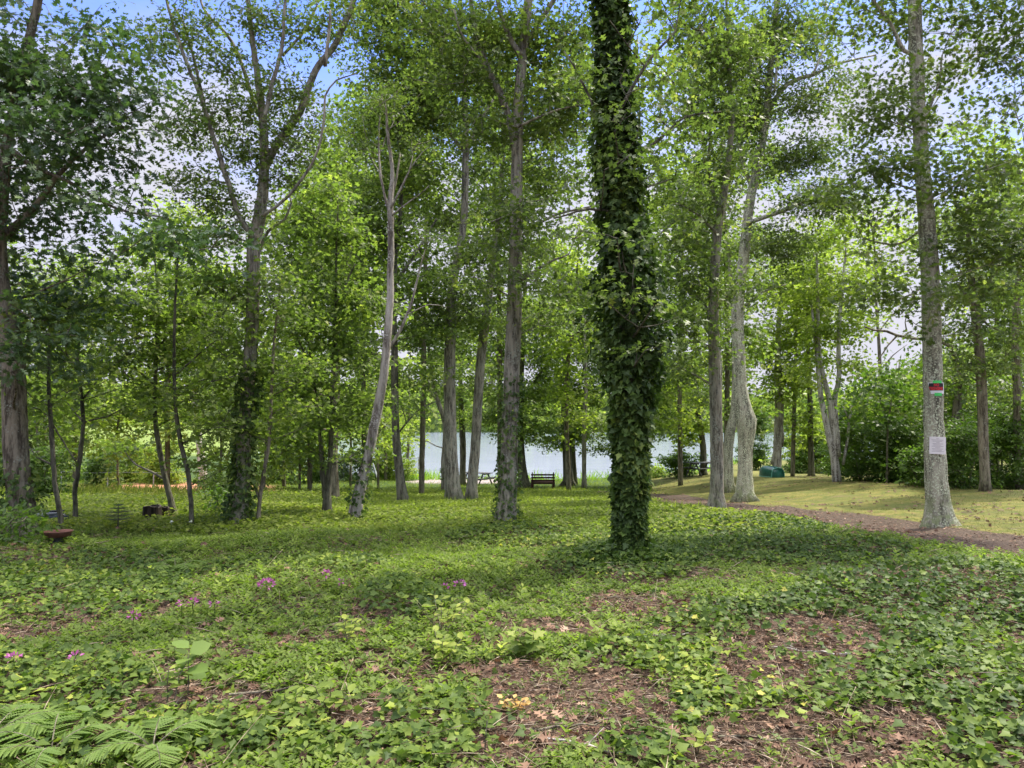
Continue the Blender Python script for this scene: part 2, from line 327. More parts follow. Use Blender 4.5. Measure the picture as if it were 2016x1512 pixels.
def crown_pts(blobs, Y0, L_, cov, sk=None, mb=None, twigs=True, flat=.55, spl=(.5, 1.0), nper=40, droop=.3, tilt=.5):
    Ps, Ds, Ns, Rn = [], [], [], []
    for b in blobs:
        u, v, ru, rv = b[:4]; dY = b[4] if len(b) > 4 else 0; cm = (b[5] if len(b) > 5 else 1) * (.35 if v < -40 else 1)
        Cc = at(u, v, Y0 + dY); s = 1 / pxm(Cc); rx, rz = ru * s, rv * s; ry = min(max(rx, rz) * .9, 3.2)
        A = pi * rx * rz; larea = .30 * L_ * L_ * LS * LS
        ns = max(2, int(COV * cov * cm * A / (larea * .62) / nper))
        if mb is not None: limb(mb, sk, Cc, k=6)
        q = norm(R.normal(0, 1, (ns, 3))) * (R.random(ns) ** .5)[:, None] * 1.2
        K = max(2, ns // 7); kc = norm(R.normal(0, 1, (K, 3))) * (R.random(K) ** .4)[:, None]
        w = R.random(ns)[:, None] * (.6 if mb is not None and twigs else .4); j = R.integers(0, K, ns); q = q * (1 - w) + kc[j] * w
        Cs = Cc + q * np.array([rx, ry, rz])
        Bs = norm(np.stack([q[:, 0] * rx, q[:, 1] * ry, q[:, 2] * .25 * rz], 1) * .8 + R.normal(0, .6, (ns, 3)) * np.array([1, 1, .35]) * max(rx, .5))
        if mb is not None and twigs:
            for c, bb in zip(Cs[:160], Bs[:160]):
                limb(mb, sk, c + bb * spl[0] * .6, r1=.003, r0=.010, k=3, wob=.12)
        ln = R.uniform(spl[0], spl[1], ns)
        t = R.uniform(-1, 1, (ns, nper)); sd_ = R.normal(0, .42, (ns, nper)) * (1 - .5 * np.abs(t))
        Lat = norm(np.cross(Bs, np.array([0, 0, 1.]) + R.normal(0, .25, (ns, 3)))); Up = np.cross(Lat, Bs)
        pos = Cs[:, None] + ln[:, None, None] * (Bs[:, None] * t[..., None] + Lat[:, None] * sd_[..., None] + Up[:, None] * R.normal(0, .10 * (1.2 - flat), (ns, nper))[..., None])
        pos[..., 2] -= droop * ln[:, None] * (sd_ ** 2 + .3 * np.maximum(0, t) ** 2)
        d = norm(Bs[:, None] * .7 + Lat[:, None] * np.sign(sd_)[..., None] * .8 + R.normal(0, .45, (ns, nper, 3)) + np.array([0, 0, -.3]))
        nrm = norm(Up[:, None] * np.sign(Up[:, 2])[:, None, None] + R.normal(0, tilt, (ns, nper, 3)))
        rn = np.repeat(R.normal(.42, .17, ns), nper) + R.normal(0, .13, ns * nper)
        Ps.append(pos.reshape(-1, 3)); Ds.append(d.reshape(-1, 3)); Ns.append(nrm.reshape(-1, 3)); Rn.append(rn)
    return np.concatenate(Ps), np.concatenate(Ds), np.concatenate(Ns), np.concatenate(Rn)
STAT = [0]
def tree(name, label, stems, blobs, bark, leafm, tmpl=T_OAKS, L_=.13, cov=1.3, base=None, Y=None, group=None, cat='tree', lobes=.5,
         ivy=None, twigs=True, flat=.55, nper=42, spl=(.5, 1.0), droop=.3, tilt=.5, sides=14, seed=None, rb=0):
    """stems: list of pixel polylines [(u,v,width_px[,dY])]; the first starts at the foot of the tree."""
    u0, v0 = stems[0][0][:2]
    if Y is None: g = gp(u0, v0); Y = g[1]
    else: p = at(u0, v0, Y); g = onz(p[0], Y)
    root = empty(name, g, label, cat, group)
    mb = MB(); sk = Skel()
    for si, st in enumerate(stems):
        pts = []
        for q in st:
            dY = q[3] if len(q) > 3 else (0 if si == 0 else .012 * si * (v0 - q[1]) / pxm(g) * (1 if si % 2 else -1))
            p = at(q[0], q[1], Y + dY); pts.append((*p, q[2] / pxm(p) / 2))
        if si == 0: pts[0] = (g[0], g[1], g[2] - .12, pts[0][3])
        Q = spline(pts, .12 if Y < 16 else .3); Q[:, :3][2:-1] += R.normal(0, .004, (max(0, len(Q) - 3), 3))
        rad = np.maximum(Q[:, 3], .004)
        thick = rad[0] > .05
        mb.tube(Q[:, :3], rad, sides if thick else 7, jit=.035 if thick else .02, lobes=lobes if si == 0 and thick else 0)
        sk.add(Q[:, :3], rad)
    if blobs:
        P, D, N, rn = crown_pts(blobs, Y, L_, cov, sk, mb, twigs, flat, spl, nper, droop, tilt)
        n = len(P); STAT[0] += n
        leaves('crown', tmpl, P, D, N, LS * L_ * R.uniform(.65, 1.2, n), leafm, root, rn + rb)
    o = mb.build('trunk', bark, root, smooth=True)
    if ivy: ivy_on(root, sk, *ivy)
    return root
def ivy_on(root, sk, zmin, zmax, n, thick, L_=.07, mat=None, side=None, name='ivy'):
    """leaves hugging the trunk between two heights above the foot"""
    g = root.location.z; sel = (sk.P[:, 2] > g + zmin) & (sk.P[:, 2] < g + zmax) & (sk.r > .03)
    P = sk.P[sel]; r = sk.r[sel]; i = R.integers(0, len(P), n); a = R.uniform(0, 2 * pi, n) if side is None else R.normal(side[0], side[1], n)
    th = thick if np.isscalar(thick) else np.interp(P[i, 2] - g, thick[0], thick[1])
    o = np.stack([np.cos(a), np.sin(a), np.zeros(n)], 1); zz = P[i, 2] + R.uniform(-.12, .12, n)
    prof = 1 + .30 * np.sin(zz * 3.1 + 2 * a) + .24 * np.sin(zz * 7.3 - 3 * a) + .2 * np.sin(zz * 15 + 5 * a) + (R.random(n) < .05) * .5
    prof = np.maximum(.35, prof + .55 * (vnoise(a * 1.6 + 9, zz, .42, 33) + vnoise(a * 1.6 + 3, zz, .18, 35) - 1.0)); rad = r[i] * .95 + th * prof * (R.random(n) ** .5)
    Q = P[i] + o * rad[:, None]; Q[:, 2] = zz
    D = norm(o * .5 + R.normal(0, .5, (n, 3)) + np.array([0, 0, -.6])); N = norm(o + R.normal(0, .6, (n, 3)) + np.array([0, 0, .5]))
    rn = .42 + .18 * np.sin(zz * 2.1 + a) + R.normal(0, .22, n) + .25 * np.exp(-(zz - g) / 1.2)
    leaves(name, T_IVY, Q, D, N, L_ * R.uniform(.6, 1.3, n), mat or G_IVY, root, rn)

# ------------------------------------------------------------------ ground, lake
PATHPX = [(2250, 1120), (2100, 1093), (1950, 1072), (1800, 1050), (1700, 1034), (1600, 1019), (1500, 1006), (1400, 994), (1300, 978), (1200, 968)]
PATHW = np.array([gp(*p)[:2] for p in PATHPX])
def path_d(x, y):
    x = np.asarray(x, float); y = np.asarray(y, float); d = np.full(x.shape, 1e9)
    for a, b in zip(PATHW[:-1], PATHW[1:]):
        ab = b - a; t = np.clip(((x - a[0]) * ab[0] + (y - a[1]) * ab[1]) / (ab @ ab), 0, 1)
        d = np.minimum(d, np.hypot(x - a[0] - t * ab[0], y - a[1] - t * ab[1]))
    return d
def vnoise(x, y, s, seed=0):
    x = np.asarray(x) / s; y = np.asarray(y) / s
    i = np.floor(x).astype(int); j = np.floor(y).astype(int); fx = x - i; fy = y - j; fx = fx * fx * (3 - 2 * fx); fy = fy * fy * (3 - 2 * fy)
    def h(a, b):
        n = (a * 374761393 + b * 668265263 + seed * 974711) & 0xffffffff; n = ((n ^ (n >> 13)) * 1274126177) & 0xffffffff
        return ((n ^ (n >> 16)) & 0xffff) / 65535.
    return (h(i, j) * (1 - fx) + h(i + 1, j) * fx) * (1 - fy) + (h(i, j + 1) * (1 - fx) + h(i + 1, j + 1) * fx) * fy
def fbm(x, y, s, seed=0): return (vnoise(x, y, s, seed) * .5 + vnoise(x, y, s / 2.1, seed + 1) * .3 + vnoise(x, y, s / 4.3, seed + 2) * .2)
def ell(u, v, L__):
    m = np.zeros(np.shape(u))
    for e in L__:
        d = ((u - e[0]) / e[2]) ** 2 + ((v - e[1]) / e[3]) ** 2; m = np.maximum(m, (1 - sstep(.5, 1.5, d)) * (e[4] if len(e) > 4 else 1))
    return m
BARE = [(1600, 1265, 150, 50), (1150, 1400, 210, 80), (1560, 1480, 230, 70), (1250, 1195, 130, 26, .55), (400, 1375, 130, 28), (60, 1092, 90, 24), (850, 1335, 120, 25, .6),
        (1400, 1130, 240, 26, .5), (690, 1395, 110, 22, .7), (1800, 1135, 170, 13, .8), (1330, 1095, 130, 14, .5), (30, 1250, 60, 16), (880, 1235, 60, 14, .6), (1040, 1330, 170, 30, .6),
        (1010, 1470, 90, 40), (1750, 1440, 120, 40, .8), (1500, 1330, 100, 40, .7), (1080, 1240, 120, 18, .7), (700, 1430, 60, 20, .7)]
IVYZ = [(1850, 1210, 330, 95), (1800, 1350, 320, 90), (1460, 1400, 170, 60), (1330, 1310, 190, 45), (1300, 1470, 120, 50), (800, 1450, 260, 70), (1450, 1230, 160, 40), (130, 1160, 240, 70),
        (790, 1190, 90, 45), (1240, 1105, 170, 45), (1000, 1060, 120, 25), (100, 1400, 250, 120, .8), (450, 1440, 150, 70, .8), (1560, 1090, 260, 30, .8), (1440, 1040, 200, 25, .8),
        (1900, 1140, 180, 20, .7), (500, 1110, 300, 30, .5), (1960, 1470, 100, 60)]
def field_mask(x, y):     # mossy, dry lawn beyond the path on the right
    u, v = to_px(x, y, ground(x, y))
    pv = np.interp(u, [1180, 1300, 1400, 1500, 1600, 1700, 1800, 1950, 2100, 2250], [968, 978, 994, 1006, 1019, 1034, 1050, 1072, 1093, 1120])
    return sstep(1150, 1330, u + 60 * (fbm(x, y, 1.5, 5) - .5)) * sstep(-3, 8, pv - v + 22 * (fbm(x, y, .8, 9) - .5) + 8 * (u < 1500))
def orange_mask(x, y):
    u, v = to_px(x, y, ground(x, y)); return ell(u, v, [(280, 972, 120, 22), (360, 966, 90, 16), (510, 968, 45, 14, .8)])
def gravel_mask(x, y):
    u, v = to_px(x, y, ground(x, y)); return ell(u, v, [(850, 945, 62, 7), (945, 946, 90, 6)])
xs = np.concatenate([[-1500, -900, -500, -300, -200, -140, -100, -75, -60, -50, -42, -36, -31, -27], np.arange(-24, -9, .6), np.arange(-9, 10, .11), np.arange(10, 26, .5), [26, 29, 33, 38, 44, 52, 62, 75, 100, 150, 250, 400, 700, 1500]])
ys = np.concatenate([[-60, -20, -6, 0, 1], np.arange(1.6, 14, .10), np.arange(14, 30, .28), np.arange(30, 56, .6), np.arange(56, 90, 2.5), [92, 96, 100, 106, 112, 120, 130, 140, 155, 180, 220, 260, 290, 310, 330, 350, 380, 420, 480, 600, 900, 2500]])
X, Y_ = np.meshgrid(xs, ys); Z = ground(X, Y_) + .018 * (fbm(X, Y_, .25, 3) - .5) * (np.hypot(X, Y_) < 20)
nx, ny = len(xs), len(ys); idx = np.arange(nx * ny).reshape(ny, nx)
Fg = np.stack([idx[:-1, :-1], idx[:-1, 1:], idx[1:, 1:], idx[1:, :-1]], -1).reshape(-1, 4)
xf, yf = X.ravel(), Y_.ravel(); near = (yf > 1) & (yf < 75)
def msk(f):
    a = np.zeros(len(xf)); a[near] = f(xf[near], yf[near]); return a
m, t = new_mat('forest_floor')
n1 = noise(t, 26, 8, .7); n2 = noise(t, 90, 4, .7); n3 = noise(t, 1.6, 4, .6); n4 = noise(t, 5.5, 5, .65)
litter = ramp(t, n1, [(.30, (.016, .011, .008)), (.46, (.062, .040, .028)), (.58, (.13, .085, .058)), (.75, (.27, .19, .13))])
litter = mix(t, mrange(t, n2, .55, .7, 0, .6), litter, (.30, .22, .15))
greenb = ramp(t, n1, [(.3, (.020, .035, .010)), (.5, (.04, .07, .015)), (.72, (.08, .12, .03))])
soil = ramp(t, n1, [(.3, (.036, .026, .018)), (.5, (.086, .062, .044)), (.75, (.17, .125, .09))])
moss = ramp(t, n4, [(.3, (.06, .085, .016)), (.46, (.14, .145, .030)), (.6, (.20, .165, .05)), (.78, (.28, .20, .11))])
n5 = noise(t, .9, 4, .65, msc=(.6, 1.6, 1)); moss = mix(t, mrange(t, n5, .42, .58, 0, .75), moss, (.085, .105, .026))
moss = mix(t, mrange(t, n5, .56, .70, 0, .6), moss, (.20, .13, .075))
moss = mix(t, mrange(t, n2, .5, .68, 0, .55), moss, (.11, .12, .03))
moss = mix(t, mrange(t, n1, .56, .68, 0, .7), moss, (.12, .075, .05))
orange = ramp(t, n1, [(.3, (.20, .08, .04)), (.55, (.42, .20, .11)), (.75, (.55, .32, .2))])
gravel = ramp(t, n2, [(.3, (.20, .16, .15)), (.6, (.36, .30, .28))])
def edge(a): # noisy mask edge
    s = nn(t, 'ShaderNodeMath', operation='MULTIPLY_ADD'); t.links.new(n4, s.inputs[0]); s.inputs[1].default_value = .7; t.links.new(a, s.inputs[2])
    return mrange(t, s.outputs[0], .75, .98)
col = mix(t, edge(attr(t, 'green')), litter, greenb)
col = mix(t, edge(attr(t, 'field')), col, moss)
col = mix(t, edge(attr(t, 'path')), col, soil)
col = mix(t, attr(t, 'meadow'), col, mix(t, n3, (.12, .17, .04), (.19, .24, .06)))
col = mix(t, attr(t, 'orange'), col, orange); col = mix(t, attr(t, 'gravel'), col, gravel)
out(t, pbr(t, col, .95, n1, .8, .03, .15))
M_GROUND = m
gr = mesh_obj('ground', np.stack([xf, yf, Z.ravel()], 1), Fg, M_GROUND, smooth=True,
              attrs={'green': sstep(9, 16, yf) * (1 - .0 * xf), 'field': msk(field_mask), 'path': msk(lambda x, y: 1 - sstep(.75, 1.15, path_d(x, y) + .3 * (fbm(x, y, .7, 2) - .5))),
                     'meadow': sstep(84, 92, yf) * (yf < 240) * (xf < -20), 'orange': msk(orange_mask), 'gravel': msk(gravel_mask)})
tag(gr, kind='structure')
m, t = new_mat('lake_water')
wv = noise(t, .55, 4, .6, msc=(.35, 1.2, 1)); w2 = noise(t, 3.0, 3, .6, msc=(.4, 1.3, 1))
ad = nn(t, 'ShaderNodeMath', operation='ADD'); t.links.new(wv, ad.inputs[0]); t.links.new(w2, ad.inputs[1])
colw = mix(t, mrange(t, wv, .35, .65), (.15, .18, .25), (.22, .25, .32))
out(t, pbr(t, colw, .14, ad.outputs[0], .25, .05, .6))
wx = [-1400, 1400]; wy = [50, 1200]
wa = mesh_obj('water', np.array([(-1400, 50, -3.1), (1400, 50, -3.1), (1400, 700, -3.1), (-1400, 700, -3.1)]), np.array([(0, 1, 2, 3)]), m)
tag(wa, kind='structure')

# ------------------------------------------------------------------ trees that stand in the grove
OAKG = None
tree('oak_tree', 'big ridged oak trunk at the left edge with dark leaves hanging over the sky', [
    [(50, 1056, 52), (42, 985, 46), (33, 900, 45), (28, 760, 44), (22, 690, 44), (8, 620, 40), (0, 560, 34), (-2, 480, 26), (4, 400, 22), (14, 290, 20), (34, 180, 18), (52, 100, 17), (76, 0, 15), (95, -100, 12), (100, -260, 6)],
    [(4, 470, 20), (40, 435, 14), (75, 400, 12), (110, 350, 10), (160, 300, 7), (230, 250, 4)],
    [(14, 290, 14), (70, 330, 9), (140, 360, 6), (230, 410, 5), (330, 430, 3)],
    [(0, 560, 16), (-60, 480, 12), (-140, 380, 9)]],
    [(50, 150, 100, 100), (-60, 120, 130, 160), (160, 200, 110, 85), (60, 320, 110, 85, .5), (225, 90, 40, 90), (255, 190, 70, 75), (190, 280, 75, 60), (20, 25, 45, 35), (60, 440, 90, 45), (150, 400, 90, 40, -.5, .7), (90, 250, 120, 60, -1),
     (300, 455, 100, 38, -1), (380, 495, 60, 32, -1), (250, 385, 60, 30, -.6, .7), (190, 520, 80, 34, 0, .6), (40, 560, 70, 70, .6), (60, 660, 80, 75, -.8), (30, 740, 45, 40, -1, .7), (130, 610, 80, 60, .4), (-90, 400, 120, 120), (130, 40, 60, 35, 1, .5), (-40, -160, 160, 100), (180, -170, 140, 90)],
    B_BROWN, G_BLUE, T_OAK, .135, 1.05, lobes=.4, ivy=(0, 1.0, 500, .10))
tree('oak_tree', 'forked grey oak left of the grove with light clumps of leaves against blue sky', [
    [(467, 1034, 40), (474, 985, 30), (478, 930, 28), (482, 850, 27), (490, 740, 26), (496, 640, 26), (499, 540, 26), (500, 480, 26), (512, 420, 24), (520, 330, 19), (518, 240, 16), (508, 160, 13), (500, 100, 11), (490, 20, 9), (480, -80, 6), (475, -200, 3)],
    [(520, 335, 15), (545, 285, 15), (590, 220, 14), (620, 140, 13), (655, 95, 12), (690, 20, 11), (712, -60, 9), (740, -180, 4)],
    [(503, 470, 14), (470, 425, 10), (440, 330, 10), (420, 270, 9), (395, 190, 8), (370, 130, 7), (345, 60, 6), (328, 0, 5), (315, -90, 3)],
    [(402, 205, 7), (383, 120, 6), (362, 50, 5), (340, 10, 4)],
    [(518, 240, 9), (540, 150, 8), (556, 90, 7), (560, 20, 6), (572, -80, 4)],
    [(506, 220, 8), (470, 110, 7), (440, 60, 6), (400, 15, 5), (385, -60, 3)],
    [(518, 425, 7), (565, 388, 6), (600, 345, 6), (628, 290, 5), (638, 230, 5), (640, 190, 4), (662, 158, 3), (702, 145, 2)],
    [(508, 500, 8), (528, 455, 6), (560, 432, 5), (574, 400, 4), (570, 385, 3)],
    [(640, 130, 8), (648, 60, 6), (650, 20, 5)], [(556, 110, 6), (600, 60, 5), (625, 10, 4)]],
    [(330, 60, 55, 45, 0, .6), (310, 130, 40, 50, 0, .6), (390, 50, 55, 50, 0, .7), (440, 120, 60, 50, 0, .8), (400, 235, 60, 50, 0, .9), (350, 265, 45, 30), (470, 200, 55, 60), (560, 180, 65, 55), (500, 50, 60, 50, 0, .8), (590, 60, 55, 50),
     (675, 50, 35, 50, 0, .8), (565, 280, 60, 45), (375, 340, 55, 38), (430, 390, 60, 42), (490, 300, 50, 50), (590, 320, 35, 35, 0, .7), (440, 460, 60, 38), (540, 350, 45, 35), (500, 430, 35, 30), (620, 230, 40, 45, 0, .6), (280, 90, 25, 60, 0, .4),
     (350, -80, 110, 80), (540, -90, 130, 90), (700, -90, 90, 80), (460, 560, 45, 45, 0, .6), (540, 560, 40, 40, 0, .6)],
    B_OAK, G_OAK, T_OAKS, .085, 1.0, ivy=(0, 2.4, 1700, .085), nper=30, spl=(.3, .6))
tree('grey_birch', 'leaning pale trunk with peeling grey bark and a bare forked top', [
    [(697, 1024, 32), (702, 990, 25), (716, 930, 21), (730, 870, 20), (745, 800, 19), (755, 740, 17), (761, 680, 16), (767, 600, 14), (769, 520, 13), (770, 450, 13), (768, 405, 12), (772, 340, 8), (764, 270, 6), (758, 200, 3)],
    [(769, 430, 5.8), (752, 360, 5.0), (745, 290, 3.6), (748, 230, 2.2)], [(769, 410, 5.0), (790, 370, 4.3), (806, 335, 2.9), (812, 310, 1.8)], [(769, 405, 5), (780, 350, 4), (788, 300, 3)],
    [(771, 425, 4), (800, 400, 3), (825, 385, 2.5), (845, 365, 1.5)], [(755, 350, 3), (735, 320, 2), (722, 290, 1.2)], [(800, 620, 3), (845, 600, 2), (880, 606, 1.2)], [(745, 310, 3), (760, 270, 2), (775, 240, 1.2)], [(806, 335, 2.5), (830, 300, 1.6), (850, 285, 1)],
    [(762, 690, 7.2), (785, 655, 6.5), (805, 610, 5.8), (818, 565, 4.3), (828, 520, 2.9), (838, 490, 2.2)]],
    [(760, 190, 60, 50, 0, .7), (810, 280, 45, 40, 0, .4), (720, 270, 50, 50, 0, .5), (690, 900, 25, 18, -.3, .8), (840, 480, 40, 30, 0, .5)], B_PALE, G_OAK, T_OAKS, .075, .9, lobes=.15, ivy=(.0, 1.4, 260, .07), spl=(.3, .5))
tree('dark_maple', 'slim dark trunk just right of the leaning pale one', [
    [(795, 992, 26), (789, 950, 18), (783, 900, 16), (779, 840, 15), (777, 720, 14), (775, 600, 12), (778, 500, 10), (790, 400, 8), (785, 260, 6), (780, 120, 3)],
    [(778, 640, 6), (740, 560, 5), (700, 500, 3)], [(777, 560, 6), (830, 480, 5), (860, 430, 3)], [(779, 860, 4), (820, 810, 3), (860, 790, 2)]],
    [(700, 560, 70, 60), (760, 480, 70, 60), (840, 560, 60, 50), (720, 400, 80, 60), (800, 330, 80, 70), (740, 250, 80, 70), (830, 190, 80, 70), (760, 110, 90, 80), (850, 640, 60, 35), (700, 680, 70, 40), (790, 800, 45, 25, -1, .5), (760, 0, 110, 70), (830, 740, 40, 30, 0, .6)],
    B_DARK, G_MAP, T_MAPLE, .12, 1.0)
tree('oak_tree', 'left of two grey trunks growing from one foot in the middle of the lawn', [
    [(895, 991, 36), (892, 960, 30), (888, 900, 26), (886, 820, 24), (885, 740, 23), (887, 650, 21), (891, 560, 18), (905, 490, 15), (914, 420, 14), (916, 340, 14), (917, 250, 13), (912, 150, 11), (908, 60, 9), (905, -60, 6), (900, -200, 3)],
    [(915, 300, 8), (885, 260, 7), (860, 200, 5), (850, 130, 3)], [(917, 290, 8), (945, 240, 6), (975, 190, 4)], [(888, 640, 8), (850, 590, 5), (810, 560, 3)]],
    [(880, 120, 90, 80), (960, 90, 80, 80), (860, 30, 90, 60), (850, 240, 80, 60), (930, 330, 70, 60, 1, .7), (880, 430, 70, 50, 1, .8), (830, 620, 60, 40), (920, 590, 60, 50), (860, -100, 130, 80), (1000, -90, 110, 70), (940, 500, 60, 50, 0, .9)],
    B_OAK, G_OAK, T_OAKS, .13, 1.0)
tree('oak_tree', 'right of two grey trunks growing from one foot, leaning outward to the right', [
    [(926, 989, 30), (929, 960, 22), (935, 890, 20), (940, 810, 19), (946, 720, 18), (955, 640, 17), (963, 580, 15), (972, 500, 12), (985, 400, 10), (990, 300, 8), (1000, 180, 5), (1010, 60, 3)],
    [(972, 500, 7), (1040, 420, 5), (1090, 380, 3)], [(955, 640, 5), (900, 600, 4), (870, 560, 2)]],
    [(1060, 360, 80, 60), (1000, 420, 60, 60), (1090, 250, 70, 80), (960, 640, 70, 40), (1060, 480, 60, 50, 0, .8), (1080, 620, 60, 50, 1), (950, 740, 50, 40, 1, .8), (1110, 140, 70, 80), (1000, 200, 70, 70)],
    B_OAK, G_MAP, T_MAPLE, .12, .95)
tree('oak_tree', 'straight grey oak in the middle with ivy climbing its lower trunk', [
    [(995, 1032, 50), (997, 1010, 42), (999, 980, 37), (1001, 920, 35), (1003, 850, 33), (1007, 750, 32), (1011, 650, 30), (1013, 560, 28), (1015, 480, 26), (1017, 350, 23), (1021, 200, 20), (1030, 100, 18), (1040, 0, 17), (1050, -110, 13), (1060, -260, 6)],
    [(1016, 300, 15), (1000, 225, 15), (975, 165, 14), (955, 125, 13), (938, 70, 11), (928, 10, 9), (915, -90, 5)],
    [(1025, 110, 13), (1003, 70, 10), (985, 25, 9), (972, -30, 7), (950, -110, 4)],
    [(1032, 95, 12), (1058, 50, 10), (1090, 0, 9), (1130, -70, 5)],
    [(955, 130, 6), (925, 90, 5), (905, 60, 4), (895, 20, 3)], [(965, 150, 5), (925, 165, 4), (885, 178, 2.5)],
    [(1018, 250, 6), (1100, 215, 4), (1170, 205, 3)], [(1016, 470, 6), (1090, 425, 5), (1170, 405, 3)], [(1014, 560, 6), (1075, 520, 5), (1120, 500, 3)]],
    [(960, 60, 90, 60), (1080, 90, 80, 80, .5), (900, 150, 80, 60), (1090, 220, 75, 60), (1010, 260, 60, 60, .8, .7), (950, 260, 60, 50), (1030, 400, 55, 50, -.8, 1.1), (980, 480, 55, 40, -.5, .9), (1040, 545, 60, 32, -.9), (960, 560, 55, 30, 0, .7), (1120, 190, 60, 50), (1110, 330, 55, 40, 0, .7),
     (1140, 440, 45, 26, -.5, .8), (880, 60, 70, 50), (1140, 50, 60, 60, 0, .8), (1130, 560, 60, 35), (1020, -90, 150, 80), (850, -60, 100, 70), (1180, -80, 100, 70), (1060, 640, 50, 30, 0, .6)],
    B_OAK, G_OAK, T_OAKS, .115, 1.3, ivy=(0.05, 2.3, 900, .055, .06))
iv = tree('ivy_covered_tree', 'thick trunk completely wrapped in dark glossy ivy from ground to top', [
    [(1240, 1092, 60), (1240, 1040, 50), (1240, 960, 44), (1240, 860, 44), (1238, 700, 42), (1232, 560, 40), (1226, 430, 38), (1212, 300, 34), (1206, 150, 30), (1204, 0, 26), (1202, -120, 22), (1200, -260, 12)],
    [(1212, 300, 10), (1170, 215, 6), (1130, 130, 4), (1110, 100, 2.5)], [(1226, 420, 8), (1160, 412, 5), (1090, 430, 3)], [(1215, 330, 9), (1290, 280, 6), (1350, 230, 4), (1420, 220, 3)], [(1208, 240, 8), (1270, 130, 6), (1330, 60, 4)]],
    [(1215, 470, 60, 22, -.9, 1.1), (1290, 600, 45, 30, -.8, 1.0), (1190, 590, 35, 25, -.8, .8), (1270, 690, 45, 22, -.7, .8), (1210, 260, 35, 20, -.7, .8), (1250, 220, 50, 25, -.7, .5), (1330, 250, 70, 50, .5), (1300, 130, 60, 60, .5), (1150, 130, 50, 50, .5, .8), (1250, 510, 50, 22, -.8, .8), (1330, 350, 50, 40, .6, .8), (1200, 40, 40, 25, -.7, .6), (1220, 160, 30, 16, -.6, .5), (1200, -160, 160, 90), (1190, 335, 35, 16, -.7, .5), (1350, -40, 120, 60)],
    B_DARK, G_OAK, T_OAKS, .12, .95, lobes=.2)
iv_sk = Skel()
for (u, v, w) in [(1240, 1080, 44), (1240, 700, 40), (1228, 430, 36), (1210, 250, 32), (1203, 0, 28), (1200, -220, 20)]:
    iv_sk.add(np.array([at(u, v, iv.location.y)]), [w / 2 / 163.])
Q = spline(np.column_stack([iv_sk.P, iv_sk.r]), .05); iv_sk.P, iv_sk.r = Q[:, :3], Q[:, 3]
a_ = R.uniform(0, 2 * pi, 2600); q_ = .12 + .75 * R.random(2600) ** 1.6; x_ = iv.location.x + np.cos(a_) * q_; y_ = iv.location.y + np.sin(a_) * q_
leaves('ivy_skirt', T_IVY, np.stack([x_, y_, ground(x_, y_) + .02 + .34 * np.exp(-q_ / .22) * R.random(2600)], 1), norm(np.stack([np.cos(a_), np.sin(a_), -.2 + 0 * a_], 1) + R.normal(0, .5, (2600, 3))), norm(R.normal(0, .5, (2600, 3)) + np.stack([np.cos(a_) * .4, np.sin(a_) * .4, 1 + 0 * a_], 1)), R.uniform(.05, .095, 2600), G_IVY, iv, .6 + R.normal(0, .2, 2600))
ivy_on(iv, iv_sk, 0, 9, 20000, ([0, .3, 1.0, 1.6, 2.0, 3.0, 3.6, 4.0, 4.3, 5, 7, 9], [.10, .03, .06, .12, .19, .28, .24, .15, .13, .13, .09, .08]), .078, G_IVY)
tree('oak_tree', 'slim grey trunk with a swollen foot beside the dirt path', [
    [(1410, 1008, 44), (1411, 990, 34), (1412, 970, 27), (1411, 900, 25), (1409, 800, 24), (1407, 700, 23), (1405, 640, 21), (1406, 560, 19), (1412, 460, 18), (1424, 390, 15), (1432, 330, 12), (1440, 250, 10), (1435, 120, 8), (1430, 0, 5)],
    [(1418, 420, 9), (1402, 370, 7), (1395, 330, 6), (1400, 240, 4)], [(1412, 460, 7), (1370, 420, 5), (1330, 400, 3)], [(1406, 640, 7), (1388, 600, 5), (1350, 560, 4)]],
    [(1370, 420, 60, 50), (1360, 540, 70, 45), (1340, 640, 60, 40, -.5), (1420, 330, 60, 60), (1390, 220, 70, 70), (1330, 480, 40, 40), (1420, 120, 80, 70), (1380, 40, 80, 60), (1450, 560, 45, 35, -.6, .7), (1330, 720, 35, 35, -.4, .7), (1430, -80, 120, 80), (1375, 690, 35, 35, 0, .6)],
    B_OAK, G_OAK, T_OAKS, .12, 1.35, lobes=.5)
tree('oak_tree', 'lichen spotted trunk half hidden behind the two in front of it near the path', [
    [(1434, 970, 30), (1434, 950, 22), (1433, 900, 19), (1437, 850, 19), (1445, 820, 17), (1447, 760, 12), (1446, 660, 10), (1440, 560, 8), (1430, 450, 5)],
    [(1424, 930, 9), (1419, 850, 8), (1418, 780, 7), (1419, 700, 6)]],
    [(1380, 800, 35, 40, 0, .6), (1370, 740, 40, 40, 1, .8), (1400, 620, 60, 50, 1, .8), (1470, 480, 60, 50)], B_LICH, G_MAP, T_MAPLE, .13, .8)
